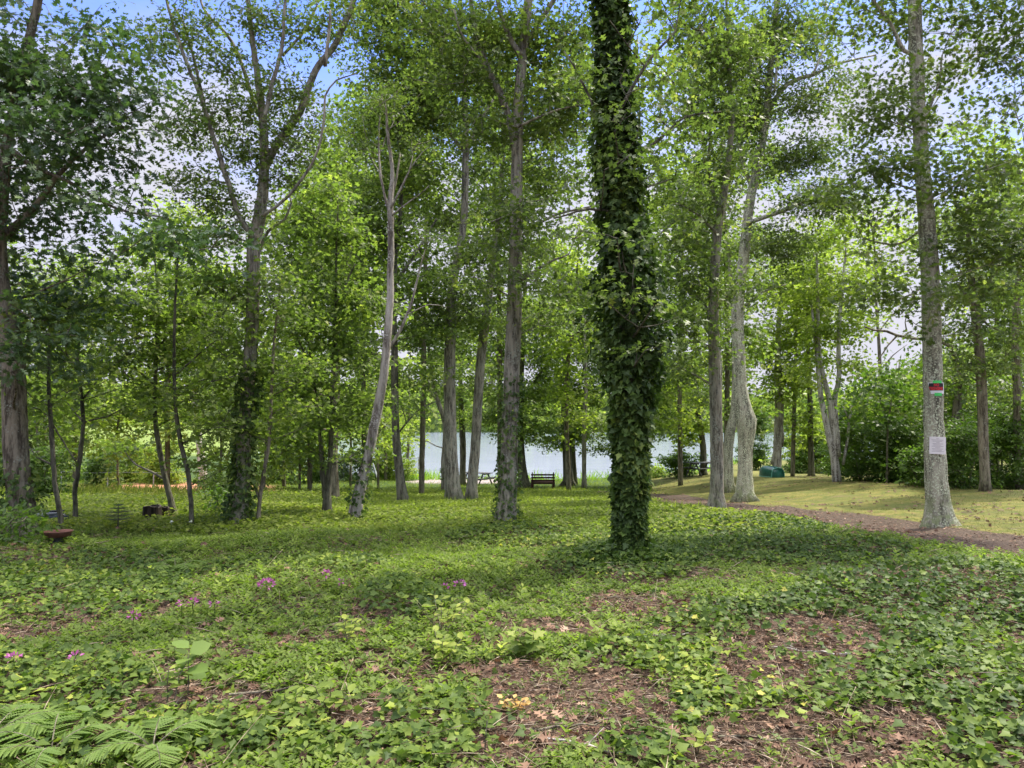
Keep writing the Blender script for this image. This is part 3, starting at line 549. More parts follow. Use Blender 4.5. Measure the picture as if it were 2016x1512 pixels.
tree('oak_tree', 'thick grey trunk with a swollen burl and flared roots on the mossy lawn', [
    [(1465, 986, 46), (1466, 970, 36), (1466, 930, 29), (1467, 880, 29), (1469, 850, 35), (1468, 828, 42), (1463, 806, 34), (1457, 760, 25), (1455, 700, 24), (1452, 640, 23), (1455, 580, 22), (1465, 500, 20), (1474, 410, 18), (1490, 330, 16), (1502, 270, 15), (1511, 200, 14), (1520, 100, 12), (1530, 0, 10), (1540, -120, 5)],
    [(1478, 360, 9), (1464, 330, 8), (1457, 290, 7), (1440, 200, 5)], [(1470, 440, 8), (1540, 415, 9), (1575, 400, 8), (1630, 388, 5), (1700, 370, 3)],
    [(1505, 230, 9), (1550, 165, 9), (1600, 148, 7), (1650, 125, 5), (1725, 108, 3)], [(1525, 180, 5), (1530, 120, 5), (1525, 70, 4)], [(1460, 610, 5), (1500, 575, 4), (1550, 560, 3)], [(1600, 148, 5), (1620, 100, 3), (1625, 70, 2)]],
    [(1540, 60, 70, 60), (1480, 100, 60, 70), (1580, 200, 60, 45), (1470, 250, 60, 60), (1540, 330, 60, 50), (1590, 400, 75, 35, -.4), (1520, 480, 60, 40), (1650, 160, 50, 35, 0, .6), (1490, 180, 60, 50), (1560, 500, 50, 35, 0, .8), (1500, 580, 45, 25, 0, .6), (1600, 90, 55, 50, 0, .7), (1650, 400, 55, 30), (1560, -70, 130, 80), (1600, 300, 70, 40, 0, .8)],
    B_LICH, G_OAK, T_OAKS, .13, 1.35, lobes=.8, ivy=None)
TR = tree('oak_tree', 'tall straight grey oak on the right with two notices fixed to its trunk', [
    [(1850, 1036, 66), (1849, 1015, 50), (1847, 990, 44), (1843, 930, 41), (1840, 860, 38), (1837, 780, 36), (1835, 700, 35), (1833, 600, 34), (1828, 480, 32), (1820, 380, 30), (1813, 290, 27), (1808, 200, 26), (1803, 100, 25), (1800, 0, 24), (1797, -120, 20), (1795, -300, 9)],
    [(1808, 255, 6), (1832, 208, 5), (1850, 155, 4), (1855, 108, 3)], [(1803, 110, 9), (1780, 100, 8), (1755, 50, 7), (1715, -5, 6)],
    [(1822, 400, 7), (1870, 355, 5), (1940, 330, 5), (2020, 305, 4)], [(1832, 580, 5), (1880, 545, 4), (1950, 520, 3)], [(1826, 440, 6), (1770, 480, 5), (1700, 470, 3)], [(1830, 555, 5), (1780, 585, 4), (1710, 590, 3)], [(1806, 250, 5), (1780, 235, 4), (1740, 225, 3)]],
    [(1720, 230, 75, 50), (1690, 330, 85, 45), (1780, 330, 65, 40, -.5), (1730, 420, 60, 28, -.5, .8), (1740, 580, 60, 28, -.6), (1790, 560, 50, 25, -.7), (1900, 350, 90, 35, -.5), (1980, 330, 60, 50), (1890, 500, 80, 45), (1980, 480, 70, 80), (1760, 170, 50, 35), (1850, 190, 30, 60, .6, .6), (1880, 30, 70, 40), (1970, 90, 70, 70), (1700, 20, 70, 45), (1780, 60, 45, 45, .5),
     (1900, 420, 80, 35), (1850, 230, 35, 30, .6, .6), (1990, 200, 45, 35), (1900, 590, 70, 30, 0, .8), (1720, 510, 50, 24, 0, .6), (1640, 60, 50, 50, 0, .6), (1990, 20, 60, 40), (1800, -100, 180, 90), (2000, -90, 130, 90), (1640, 380, 60, 30, 0, .8), (1830, 620, 35, 15, -.4, .5)],
    B_LICH, G_OAK, T_OAK, .115, 1.15, lobes=.75)

# slim trees on the left and their layered maple crowns
tree('maple_sapling', 'slender dark stem beside the terracotta basin under the left oak', [
    [(121, 1040, 12), (117, 1000, 10), (108, 950, 9), (103, 880, 9), (99, 800, 8), (96, 740, 7), (98, 660, 5), (110, 560, 3)], [(100, 830, 4), (125, 870, 3), (150, 910, 2)]],
    [(90, 650, 75, 35), (60, 780, 50, 35, 0, .8), (150, 610, 60, 35), (110, 730, 55, 30, 0, .8), (50, 870, 35, 40, .6, .7)], B_DARK, G_MAP, T_MAPLE, .10, 1.1)
tree('maple_sapling', 'thin wavy dark stem with an elbow bend left of the small conifer', [
    [(150, 1030, 12), (148, 990, 9), (148, 960, 9), (155, 920, 9), (159, 880, 9), (164, 850, 8), (163, 810, 8), (158, 760, 7), (154, 700, 5), (160, 600, 4), (170, 500, 2.5)], [(160, 790, 4), (200, 740, 3), (250, 700, 2)]],
    [(190, 640, 70, 35), (240, 590, 75, 38), (180, 550, 70, 35), (210, 730, 60, 28), (130, 790, 60, 28, .5, .7), (250, 800, 40, 20, 0, .7)], B_DARK, G_MAP, T_MAPLE, .10, 1.15)
tree('maple_tree', 'curved dark stem rising from beside the cut stump', [
    [(345, 1016, 18), (336, 985, 12), (326, 945, 11), (315, 890, 10), (307, 840, 9), (304, 780, 8), (308, 700, 7), (310, 600, 5), (305, 500, 3)], [(306, 760, 4), (260, 720, 3), (220, 690, 2)], [(308, 690, 4), (350, 640, 3), (400, 620, 2)]],
    [(300, 620, 90, 38), (260, 700, 80, 32), (370, 700, 75, 32), (330, 550, 90, 35), (300, 770, 60, 24), (400, 620, 70, 38), (290, 480, 60, 30, 0, .6), (350, 820, 40, 20, 0, .8), (240, 880, 40, 22, 1, .7)], B_DARK, G_MAP, T_MAPLE, .105, 1.25, spl=(.5, .9), flat=.8)
tree('maple_tree', 'straight thin stem between the stump and the ivy footed oak', [
    [(379, 1036, 11), (376, 990, 9), (371, 940, 9), (360, 890, 9), (350, 840, 8), (344, 780, 7), (343, 690, 6), (345, 600, 5), (352, 480, 3)], [(344, 740, 4), (400, 690, 3), (440, 660, 2)]],
    [(420, 740, 60, 30), (440, 830, 45, 28), (380, 780, 50, 25), (440, 560, 60, 38), (390, 500, 50, 30, 0, .7), (420, 900, 40, 28, .3, .7), (510, 690, 45, 40, .3, .8), (440, 660, 50, 30)], B_DARK, G_MAP, T_MAPLE, .10, 1.2, spl=(.5, .9), flat=.8)
tree('maple_sapling', 'pale slanting sapling standing right behind the ivy footed oak', [
    [(508, 1030, 10), (511, 990, 8), (517, 950, 8), (525, 900, 7), (531, 850, 7), (534, 780, 6), (538, 700, 6), (545, 620, 4), (555, 540, 3)], [(511, 985, 6), (500, 950, 4), (490, 900, 3)]],
    [(560, 620, 50, 35), (570, 720, 50, 32), (540, 540, 50, 30, 0, .8), (540, 830, 35, 28, 0, .7), (600, 800, 40, 28, 0, .8)], B_BROWN, G_MAP, T_MAPLE, .095, 1.1)
tree('maple_tree', 'clump of thin dark stems with broken bark behind the leaning pale trunk', [
    [(645, 1014, 22), (644, 970, 16), (646, 940, 12), (650, 900, 10), (652, 840, 9), (655, 740, 8), (660, 620, 6), (662, 500, 4), (665, 400, 2.5)], [(638, 980, 8), (636, 930, 7), (630, 850, 5), (620, 760, 4), (605, 660, 3)],
    [(641, 975, 6), (632, 930, 5), (630, 880, 4), (628, 820, 3)], [(655, 790, 5), (600, 700, 4), (580, 640, 3)], [(660, 600, 4), (700, 520, 3)]],
    [(620, 640, 75, 45), (680, 700, 70, 40), (600, 760, 70, 35), (650, 820, 60, 35), (700, 600, 70, 45), (620, 540, 70, 45), (660, 460, 60, 50), (560, 860, 45, 35, 0, .8), (700, 790, 45, 35), (610, 880, 35, 28, 0, .7), (640, 380, 50, 50, 0, .9), (720, 880, 25, 20, 0, .5)],
    B_DARK, G_MAP, T_MAPLE, .11, 1.2, spl=(.5, .9), flat=.75)
tree('maple_tree', 'brown trunk seen between the stem clump and the leaning pale trunk', [
    [(659, 990, 22), (658, 950, 17), (657, 900, 16), (660, 820, 14), (665, 700, 12), (668, 560, 9), (672, 430, 6), (680, 300, 3)], [(667, 600, 6), (620, 500, 4), (580, 430, 3)]],
    [(620, 440, 65, 55), (690, 360, 60, 60), (600, 520, 60, 50), (720, 480, 60, 50), (650, 560, 70, 50), (660, 330, 40, 50), (600, 620, 60, 45), (560, 480, 35, 60), (690, 640, 60, 45), (540, 740, 50, 60), (480, 780, 60, 50), (580, 820, 60, 40), (620, 380, 30, 50)],
    B_BROWN, G_MAP, T_MAPLE, .15, .95, twigs=False)
tree('birch_tree', 'white mottled trunk with ivy leaning in the sunny clearing at the left', [
    [(401, 958, 20), (399, 930, 17), (395, 890, 14), (390, 850, 12), (384, 790, 10), (380, 700, 7), (375, 600, 4)]],
    [(380, 650, 60, 45), (330, 700, 60, 40), (430, 720, 55, 40)], B_WHITE, G_LIME, T_MAPLE, .16, .9, twigs=False, ivy=(0, 1.2, 300, .2))
# lakeside trees
tree('lakeside_tree', 'lichen pale trunk left of the pair, with its lower stem bending left', [
    [(875, 968, 16), (875, 940, 13), (874, 910, 12), (877, 870, 12), (876, 835, 10), (866, 800, 9), (855, 770, 8), (848, 730, 7), (842, 660, 4)], [(876, 840, 6), (885, 790, 5), (892, 740, 3)]],
    [(840, 660, 50, 45), (850, 740, 45, 35, 0, .7), (830, 800, 35, 18, 0, .6), (800, 850, 30, 14, 0, .5), (900, 690, 45, 40, 0, .8)], B_PALE, G_MAP, T_MAPLE, .15, 1.0, lobes=.2, ivy=(.4, 1.3, 120, .08), twigs=False)
tree('lakeside_tree', 'narrow trunk visible in the gap between the paired grey trunks', [
    [(911, 956, 14), (911, 920, 12), (911, 870, 12), (908, 800, 10), (906, 730, 8), (905, 640, 5)]],
    [(900, 780, 50, 30), (930, 820, 40, 20), (890, 700, 60, 40), (930, 640, 60, 40)], B_DARK, G_MAP, T_MAPLE, .16, 1.0, twigs=False)
tree('lakeside_tree', 'grey trunk flaring to a dark foot at the left end of the bench', [
    [(1033, 963, 36), (1031, 950, 24), (1027, 915, 17), (1024, 870, 16), (1022, 800, 14), (1026, 720, 13), (1030, 640, 11), (1035, 540, 7), (1040, 450, 4)], [(1025, 800, 6), (1060, 740, 5), (1090, 700, 3)]],
    [(1050, 850, 50, 26), (1060, 780, 50, 40), (1000, 800, 40, 45), (1070, 700, 50, 45), (960, 820, 40, 22, 0, .8), (1040, 620, 60, 50), (980, 700, 50, 50), (1000, 860, 40, 12, 0, .7)], B_DARK, G_MAP, T_MAPLE, .16, 1.15, twigs=False)
tree('lakeside_tree', 'thicker of the two grey trunks sharing a foot to the right of the bench', [
    [(1119, 957, 32), (1119, 945, 22), (1117, 910, 18), (1114, 860, 17), (1112, 810, 15), (1115, 760, 12), (1112, 700, 10), (1108, 600, 6), (1110, 500, 3)], [(1114, 800, 6), (1140, 760, 5), (1150, 720, 3)]],
    [(1120, 840, 55, 28), (1100, 760, 50, 45), (1160, 780, 40, 45), (1130, 680, 50, 45), (1090, 870, 40, 14), (1150, 860, 45, 16), (1130, 590, 60, 50), (1170, 660, 35, 60)], B_DARK, G_MAP, T_MAPLE, .16, 1.2, twigs=False)
tree('lakeside_tree', 'thinner of the two grey trunks sharing a foot to the right of the bench', [
    [(1132, 955, 13), (1130, 920, 10), (1127, 860, 9), (1124, 800, 8), (1120, 740, 6), (1120, 660, 3)]],
    [(1180, 730, 35, 50), (1140, 640, 40, 40)], B_DARK, G_MAP, T_MAPLE, .16, 1.0, twigs=False, lobes=.2)
tree('lakeside_tree', 'thin pale stem alone between the forked lakeside tree and the ivy trunk', [
    [(1150, 961, 13), (1150, 930, 9), (1150, 880, 9), (1151, 820, 8), (1154, 760, 7), (1152, 680, 5), (1150, 580, 3)]],
    [(1190, 840, 35, 24), (1190, 880, 30, 12), (1260, 840, 60, 40), (1300, 800, 40, 50), (1150, 560, 50, 50, 0, .8), (1300, 720, 50, 40)], B_PALE, G_MAP, T_MAPLE, .16, 1.1, twigs=False, lobes=.1)
tree('waterside_tree', 'bright green tree overhanging the water left of the mossy lawn trunks', [
    [(1385, 930, 14), (1384, 880, 12), (1375, 820, 10), (1360, 760, 8), (1350, 700, 4)]],
    [(1350, 780, 60, 40), (1370, 840, 40, 26), (1330, 830, 40, 30, 0, .7), (1320, 740, 50, 40), (1400, 720, 50, 60), (1350, 870, 35, 14, 0, .7)], B_DARK, G_LIME, T_MAPLE, .2, 1.1, Y=44, twigs=False)
tree('split_tree', 'reddish split trunk directly behind the overturned green boat', [
    [(1530, 922, 20), (1530, 890, 16), (1532, 850, 16), (1534, 800, 17), (1533, 750, 16), (1531, 690, 11), (1535, 600, 6), (1540, 500, 3)], [(1530, 880, 10), (1520, 915, 8)], [(1535, 820, 8), (1541, 860, 6), (1540, 880, 4)]],
    [(1500, 700, 45, 40), (1560, 640, 60, 45), (1590, 540, 60, 50), (1530, 560, 50, 50), (1550, 740, 40, 35)], B_PALE, G_LIME, T_MAPLE, .17, 1.0, Y=37, twigs=False, lobes=.2)
tree('birch_tree', 'several white crooked stems fanning up from one foot at the wood edge', [
    [(1648, 936, 18), (1642, 900, 15), (1630, 850, 12), (1618, 790, 10), (1612, 740, 9), (1606, 680, 7), (1598, 600, 4)], [(1646, 900, 13), (1640, 840, 12), (1634, 790, 11), (1620, 735, 9), (1611, 680, 8), (1610, 600, 7), (1608, 500, 4)],
    [(1650, 900, 12), (1646, 840, 11), (1643, 790, 10), (1652, 740, 9), (1651, 680, 8), (1655, 600, 7), (1665, 500, 4)], [(1660, 915, 6), (1668, 870, 5), (1672, 830, 5), (1680, 790, 4), (1700, 770, 2)], [(1672, 830, 3), (1660, 800, 2.5)]],
    [(1600, 480, 60, 50), (1650, 440, 50, 50, 0, .7), (1580, 580, 60, 45), (1690, 560, 50, 50), (1680, 640, 50, 40), (1620, 660, 55, 40), (1590, 720, 50, 35), (1700, 720, 50, 35), (1640, 560, 50, 40)], B_WHITE, G_LIME, T_MAPLE, .15, .8, twigs=False, lobes=.1, Y=27)
tree('oak_tree', 'dark forked trunk rising out of the thicket right of the noticed oak', [
    [(1940, 930, 18), (1936, 860, 18), (1934, 790, 18), (1930, 720, 18), (1925, 660, 16), (1918, 600, 15), (1912, 540, 12), (1905, 450, 8), (1895, 360, 4)], [(1922, 640, 10), (1935, 590, 9), (1950, 550, 7), (1975, 500, 5)], [(1918, 610, 8), (1900, 580, 7), (1885, 560, 5)], [(1925, 620, 5), (1945, 640, 4), (1975, 655, 3)]],
    [(1900, 450, 70, 50), (1960, 560, 60, 50), (1890, 640, 50, 40), (1980, 650, 50, 50), (1900, 720, 50, 40, 0, .8), (1960, 720, 50, 35, 0, .8), (1890, 540, 60, 50), (1980, 420, 50, 60)], B_BROWN, G_OAK, T_OAKS, .14, .95, Y=19)
tree('oak_tree', 'grey trunk standing at the right edge of the photo in the wood', [
    [(2004, 930, 16), (2003, 830, 14), (2001, 740, 14), (1999, 650, 13), (2004, 560, 10), (2012, 460, 7), (2020, 340, 4)]],
    [(2020, 560, 60, 60), (1990, 700, 40, 40), (2030, 400, 60, 80), (2000, 780, 45, 30)], B_BROWN, G_OAK, T_OAKS, .14, .95, Y=21)
tree('oak_tree', 'bare crooked branch reaching left across the pale sky behind the noticed oak', [
    [(1876, 930, 16), (1878, 860, 15), (1884, 800, 15), (1886, 750, 13), (1880, 700, 11), (1870, 680, 9), (1850, 672, 7), (1818, 668, 6), (1785, 664, 6), (1765, 660, 5), (1745, 652, 5), (1720, 650, 4), (1702, 643, 3)], [(1765, 662, 4), (1748, 680, 3), (1735, 700, 2.5), (1728, 712, 2)], [(1785, 652, 3), (1782, 635, 2), (1786, 610, 2)]],
    [(1800, 655, 18, 8, 0, .7), (1880, 760, 40, 50, 0, .8), (1900, 690, 40, 30)], B_BROWN, G_MAP, T_MAPLE, .13, .9, Y=23, twigs=False)
tree('dead_tree', 'pale leaning broken trunk deep in the wood at the right', [[(1930, 835, 26), (1955, 810, 20), (1968, 780, 16), (1985, 740, 12)]], None, B_WHITE, None, Y=25, lobes=0)
tree('oak_tree', 'straight bare grey trunk deep between the split tree and the birches', [[(1597, 925, 13), (1596, 880, 11), (1595, 800, 10), (1592, 720, 8), (1590, 600, 5)]], [(1570, 560, 40, 60), (1620, 600, 40, 50)], B_DARK, G_LIME, T_MAPLE, .18, .8, Y=38, twigs=False)

# woods behind: each tree with its own crown
def back_tree(label, u, vb, Y, top, w, half, mat, L_=.26, cov=1.0, group=None, bark=B_BROWN, base=640, n=9, name='woodland_tree', tm=T_MAPLE):
    w *= .72; u2 = u + random.uniform(-25, 25); st = [[(u, vb, w), (u + random.uniform(-6, 6), vb - (vb - top) * .35, w * .8), ((u + u2) / 2, vb - (vb - top) * .65, w * .5), (u2, top + 10, w * .2)]]
    for k in range(3):
        h = random.uniform(.35, .7); s = random.choice((-1, 1)); y0 = vb - (vb - top) * h
        st.append([(u, y0, w * .4), (u + s * half * .4, y0 - half * .5, w * .25), (u + s * half * .8, y0 - half * .8, w * .1)])
    half *= 1.15; B = []
    for k in range(n):
        f = (k + .5) / n; vv = top + half * .3 + (base - top) * f
        wd = half * (.55 + .6 * sin(pi * min(1, f * 1.2 + .1)))
        B.append((u + (u2 - u) * (1 - f) + random.uniform(-.6, .6) * wd, vv, wd * random.uniform(.5, .8), max(22, (base - top) / n * random.uniform(.8, 1.3)), random.uniform(-1.5, 1.5), random.uniform(.6, 1.1)))
    return tree(name, label, st, B, bark, mat, tm, L_, cov, Y=Y, group=group, twigs=False, nper=40, spl=(.7, 1.4), lobes=0)
BT = [
 ('yellow green tree behind the left maples, its top against the cloud', 150, 945, 30, 470, 14, 90, G_LIME, 860),
 ('bright tree in the gap left of the forked oak', 330, 945, 32, 380, 14, 90, G_LIME, 820),
 ('mid green tree behind the forked oak trunk', 460, 950, 34, 500, 14, 85, G_MAP, 880),
 ('bright tree right behind the forked oak under the blue gap', 610, 950, 30, 330, 14, 80, G_LIME, 880),
 ('tall green tree filling the sky behind the leaning pale trunk', 720, 945, 28, 130, 16, 95, G_MAP, 820),
 ('tall tree between the leaning pale trunk and the paired trunks', 830, 950, 30, 60, 16, 95, G_MAP, 740),
 ('tall tree behind the straight middle oak', 985, 950, 34, 20, 16, 95, G_MAP, 780),
 ('tree behind the gap left of the ivy trunk', 1120, 950, 36, 420, 14, 80, G_LIME, 800),
 ('tall tree hidden behind the ivy wrapped trunk', 1270, 950, 30, 60, 16, 85, G_MAP, 820),
 ('tree right of the ivy wrapped trunk with a bright crown', 1340, 945, 36, 300, 14, 75, G_LIME, 800),
 ('tall tree behind the three lichen trunks', 1430, 945, 32, 20, 16, 95, G_MAP, 780),
 ('bright tree below the white sky gap on the right', 1560, 930, 38, 450, 12, 80, G_LIME, 860),
 ('light feathery tree left of the noticed oak', 1730, 930, 32, 400, 12, 70, G_LIME, 600),
 ('low bright tree under the pale sky left of the noticed oak', 1760, 930, 36, 700, 12, 85, G_LIME, 860),
 ('dark bushy tree behind the noticed oak', 1860, 930, 30, 640, 12, 85, G_MAP, 880),
 ('tall sunlit tree rising at the upper right edge', 1960, 930, 32, 230, 16, 80, G_LIME, 840),
 ('dense tree low at the right edge of the wood', 2010, 930, 27, 520, 14, 80, G_MAP, 880),
 ('dark tree at the left edge behind the big oak trunk', -20, 950, 24, 420, 14, 85, G_MAP, 900),
 ('low green tree behind the two left saplings', 90, 950, 26, 600, 12, 85, G_MAP, 920),
 ('low bushy sapling between the birch stems and the noticed oak', 1745, 940, 25, 700, 6, 50, G_SHRUB, 900),
 ('bushy sapling rising over the thicket just left of the noticed oak', 1785, 945, 27, 720, 6, 55, G_MAP, 900),
 ('loose sapling just right of the noticed oak', 1890, 945, 24, 700, 6, 50, G_SHRUB, 900),
 ('sapling between the dark forked trunk and the right edge', 1975, 945, 25, 690, 6, 50, G_MAP, 900),
 ('leafy sapling at the back of the left clearing', 235, 950, 34, 690, 7, 50, G_LIME, 925),
 ('leafy sapling behind the thin stem right of the stump', 430, 955, 26, 720, 7, 50, G_MAP, 925),
 ('dense sapling behind the ivy footed oak', 520, 955, 27, 690, 7, 55, G_MAP, 925),
 ('dense sapling left of the stem clump', 590, 955, 30, 700, 7, 50, G_MAP, 930),
 ('dense sapling between the stem clump and the leaning pale trunk', 690, 950, 34, 700, 7, 45, G_MAP, 890),
 ('leafy sapling between the leaning pale trunk and the slim dark one', 745, 948, 38, 700, 7, 35, G_LIME, 880),
 ('shaded sapling filling the gap left of the two left saplings', 70, 955, 24, 720, 7, 45, G_MAP, 925),
 ('low leafy tree over the chain link fence', 760, 945, 50, 690, 9, 60, G_LIME, 900),
 ('yellow green tree at the end of the chain link fence', 800, 945, 56, 650, 9, 55, G_LIME, 880),
 ('small leafy tree behind the stem clump', 560, 950, 40, 660, 10, 80, G_MAP, 920),
]
for (lb, u, vb, Y, top, w, half, mt, bs) in BT:
    back_tree(lb, u, vb, Y, top, w, half, mt, L_=.17 + .0035 * max(0, Y - 20), base=bs, cov=.8, n=7 + int((bs - top) / 60))

# ------------------------------------------------------------------ shrubs
def shrub(label, u, v, ru, rv, mat, L_=.10, cov=1.6, Y=None, name='shrub', tm=T_OVAL, group=None, nst=5):
    if Y is None: Y = gp(u, v)[1]
    p = at(u, v, Y); g = onz(p[0], Y); s = 1 / pxm(g)
    root = empty(name, g, label, 'shrub', group); mb = MB(); sk = Skel()
    for k in range(nst):
        a = random.uniform(0, 2 * pi); q = g + np.array([cos(a) * ru * s * .5, sin(a) * ru * s * .5, rv * s * 1.3])
        P = np.linspace(g + np.array([cos(a) * .08, sin(a) * .08, -.05]), q, 7); P[1:-1] += R.normal(0, .03, (5, 3)); rr = np.linspace(.018, .006, 7); mb.tube(P, rr, 5); sk.add(P, rr)
    B = []
    vc = to_px(*g)[1]
    for k in range(7):
        B.append((u + random.uniform(-.65, .65) * ru, vc - rv * random.uniform(.15, 1.5), ru * random.uniform(.4, .62), rv * random.uniform(.4, .6), random.uniform(-.5, .5)))
    B.append((u, vc - rv * .2, ru * 1.1, rv * .3)); B.append((u + random.uniform(-.3, .3) * ru, vc - rv * 1.3, ru * .7, rv * .6, 0, .7))
    P, D, N, rn = crown_pts(B, Y, L_, cov, sk, mb, Y < 25, .3, (.25, .5), 26)
    gz = ground(P[:, 0], P[:, 1]); P[:, 2] = np.maximum(P[:, 2], gz + .02)
    leaves('foliage', tm, P, D, N, L_ * R.uniform(.6, 1.2, len(P)), mat, root, rn); mb.build('stem', B_BROWN, root)
    return root
SH = [
 ('dark thicket shrub directly right of the birch stems', 1700, 945, 45, 65, G_SHRUB), ('shrub behind the mossy lawn left of the noticed oak', 1765, 950, 50, 80, G_SHRUB),
 ('low shrub just left of the noticed oak trunk', 1810, 955, 40, 50, G_SHRUB), ('broad shrub just right of the noticed oak trunk', 1900, 960, 55, 80, G_SHRUB), ('tall shrub at the foot of the dark forked trunk', 1955, 955, 50, 85, G_SHRUB),
 ('shrub at the right edge behind the mossy lawn', 2010, 962, 50, 85, G_SHRUB), ('shrub between the boat and the birch stems', 1585, 932, 40, 50, G_SHRUB), ('pale flecked shrub between the split trunk and birches', 1615, 930, 35, 62, G_LIME),
 ('dark shrub behind the burled trunk', 1490, 925, 32, 70, G_SHRUB), ('shrub left of the overturned green boat', 1560, 925, 25, 48, G_SHRUB), ('waterside bush with open twigs on the bank', 1340, 938, 45, 28, G_SHRUB), ('low bright bush at the water edge right of the ivy trunk', 1295, 938, 25, 12, G_LIME),
 ('tall dark shrub behind the birch stems', 1665, 935, 45, 95, G_SHRUB), ('tall shrub rising behind the low ones near the noticed oak', 1790, 940, 60, 110, G_SHRUB),
 ('sunlit bush at the back of the left clearing', 265, 950, 60, 48, G_LIME), ('bright bush behind the curved stump stem', 320, 952, 45, 50, G_LIME), ('dark bush at the left behind the conifer seedling', 200, 962, 45, 45, G_SHRUB),
 ('leafy bush behind the terracotta basin', 80, 985, 50, 55, G_SHRUB), ('tangled bush around the left oak foot', 20, 1075, 40, 45, G_SHRUB), ('shaded bush behind the pale slanting sapling', 560, 952, 50, 45, G_SHRUB), ('shaded bush behind the stem clump', 625, 950, 40, 40, G_SHRUB),
 ('bush in front of the chain link fence', 690, 946, 35, 30, G_SHRUB), ('bush at the fence corner by the water', 770, 946, 45, 30, G_LIME), ('leafy bush under the white trunk', 420, 985, 35, 35, G_MAP), ('dark bush against the left edge', 5, 960, 35, 80, G_SHRUB),
 ('bush at the foot of the ivy footed oak', 440, 1010, 30, 30, G_SHRUB), ('bush behind the elbow bent stem', 130, 950, 50, 70, G_MAP)]
for (lb, u, v, ru, rv, mt) in SH:
    shrub(lb, u, v, ru, rv, mt, L_=.06 + .0020 * gp(u, v)[1], cov=.85)
# far shore
def far_wood():
    n = 44000; x = R.uniform(-420, 420, n); y = R.uniform(318, 430, n)
    h = 8 + 8 * vnoise(x, y * .2, 22, 4) + 6 * vnoise(x, y * .2, 6, 8); z = ground(x, y) + h * R.random(n) ** .6
    leaves('far_woods', T_RHO, np.stack([x, y, z], 1), norm(R.normal(0, 1, (n, 3))), norm(R.normal(0, 1, (n, 3)) + np.array([0, -.5, .6])), R.uniform(2.0, 4.2, n), G_MAP)
    tag(bpy.data.objects['far_woods'], 'hazy line of trees along the opposite lake shore', 'woods', kind='stuff')
    n = 16000; x = R.uniform(-190, -40, n); y = R.uniform(150, 230, n); h = 5 + 9 * vnoise(x, y, 12, 14)
    leaves('distant_woods', T_RHO, np.stack([x, y, ground(x, y) + h * R.random(n) ** .7], 1), norm(R.normal(0, 1, (n, 3))), norm(R.normal(0, 1, (n, 3)) + np.array([0, -.5, .6])), R.uniform(1.0, 2.0, n), G_LIME)
    tag(bpy.data.objects['distant_woods'], 'pale trees behind the bright meadow across the cove on the left', 'woods', kind='stuff')
far_wood()

# ------------------------------------------------------------------ ground cover
def scatter(n, y0, y1, dens_pow=1.0, side=1.0):
    """x, y spread over the wedge in front of the camera; density falls as y**-dens_pow"""
    q = 2 - dens_pow; a = R.random(n)
    y = (y0 ** q + a * (y1 ** q - y0 ** q)) ** (1 / q) if abs(q) > 1e-6 else y0 * (y1 / y0) ** a
    x = R.uniform(-1, 1, n) * (.74 * y + .9) * side
    return x, y
def keep(x, y, p): k = R.random(len(x)) < p; return x[k], y[k]
def upN(n, s): return norm(R.normal(0, s, (n, 3)) + np.array([0, -.25, 1.]))
def flatD(n, z=-.1): a = R.uniform(0, 2 * pi, n); return norm(np.stack([np.cos(a), np.sin(a), np.full(n, z) + R.normal(0, .15, n)], 1))
def masks(x, y):
    u, v = to_px(x, y, ground(x, y)); nz = fbm(x, y, .9, 11); n2 = fbm(x, y, .33, 21)
    bare = np.clip(ell(u, v, BARE) * 1.05 + (nz - .5) * .9, 0, 1); bare = sstep(.38, .72, bare + (n2 - .5) * .5)
    far = sstep(1120, 1060, v); bare = bare * (1 - .55 * (1 - sstep(1050, 1130, v)))
    gap = sstep(.50, .66, fbm(x, y, .30, 77)) * (.35 + .45 * sstep(1150, 1260, v)); bare = np.maximum(bare, gap)
    iv_ = sstep(.35, .65, ell(u, v, IVYZ) + (nz - .5) * .8)
    pth = 1 - sstep(.75, 1.2, path_d(x, y) + .5 * (n2 - .5)); fld = field_mask(x, y)
    return u, v, bare, iv_, pth, fld
# ivy
x, y = scatter(135000, 2.6, 13, .6); u, v, bare, iv_, pth, fld = masks(x, y)
p = iv_ * (1 - .93 * bare) * (1 - pth) * (1 - fld) + .12 * (1 - iv_) * (1 - bare) * (1 - pth) * (1 - fld) + .035 * bare * (1 - pth)
k = R.random(len(x)) < p; x, y, iv_ = x[k], y[k], iv_[k]; n = len(x)
mound = .03 + .09 * fbm(x, y, .5, 31) + .08 * np.exp(-(((x - 4.1) / 1.5) ** 2 + ((y - 7) / 1.2) ** 2)) + .12 * np.exp(-(((x + .95) / .4) ** 2 + ((y - 6.35) / .4) ** 2))
z = ground(x, y) + .015 + mound * (R.random(n) ** .6) * (.25 + .75 * iv_)
rn = .34 + .8 * (fbm(x, y, .7, 41) - .5) + R.normal(0, .22, n) - .14 * sstep(1.2, 2.6, x)
o = leaves('ivy_ground_cover', T_IVY, np.stack([x, y, z], 1), flatD(n), upN(n, .5), R.uniform(.026, .07, n), G_IVYG, None, rn)
tag(o, 'glossy dark ivy leaves spreading over the near ground', 'ivy', kind='stuff')
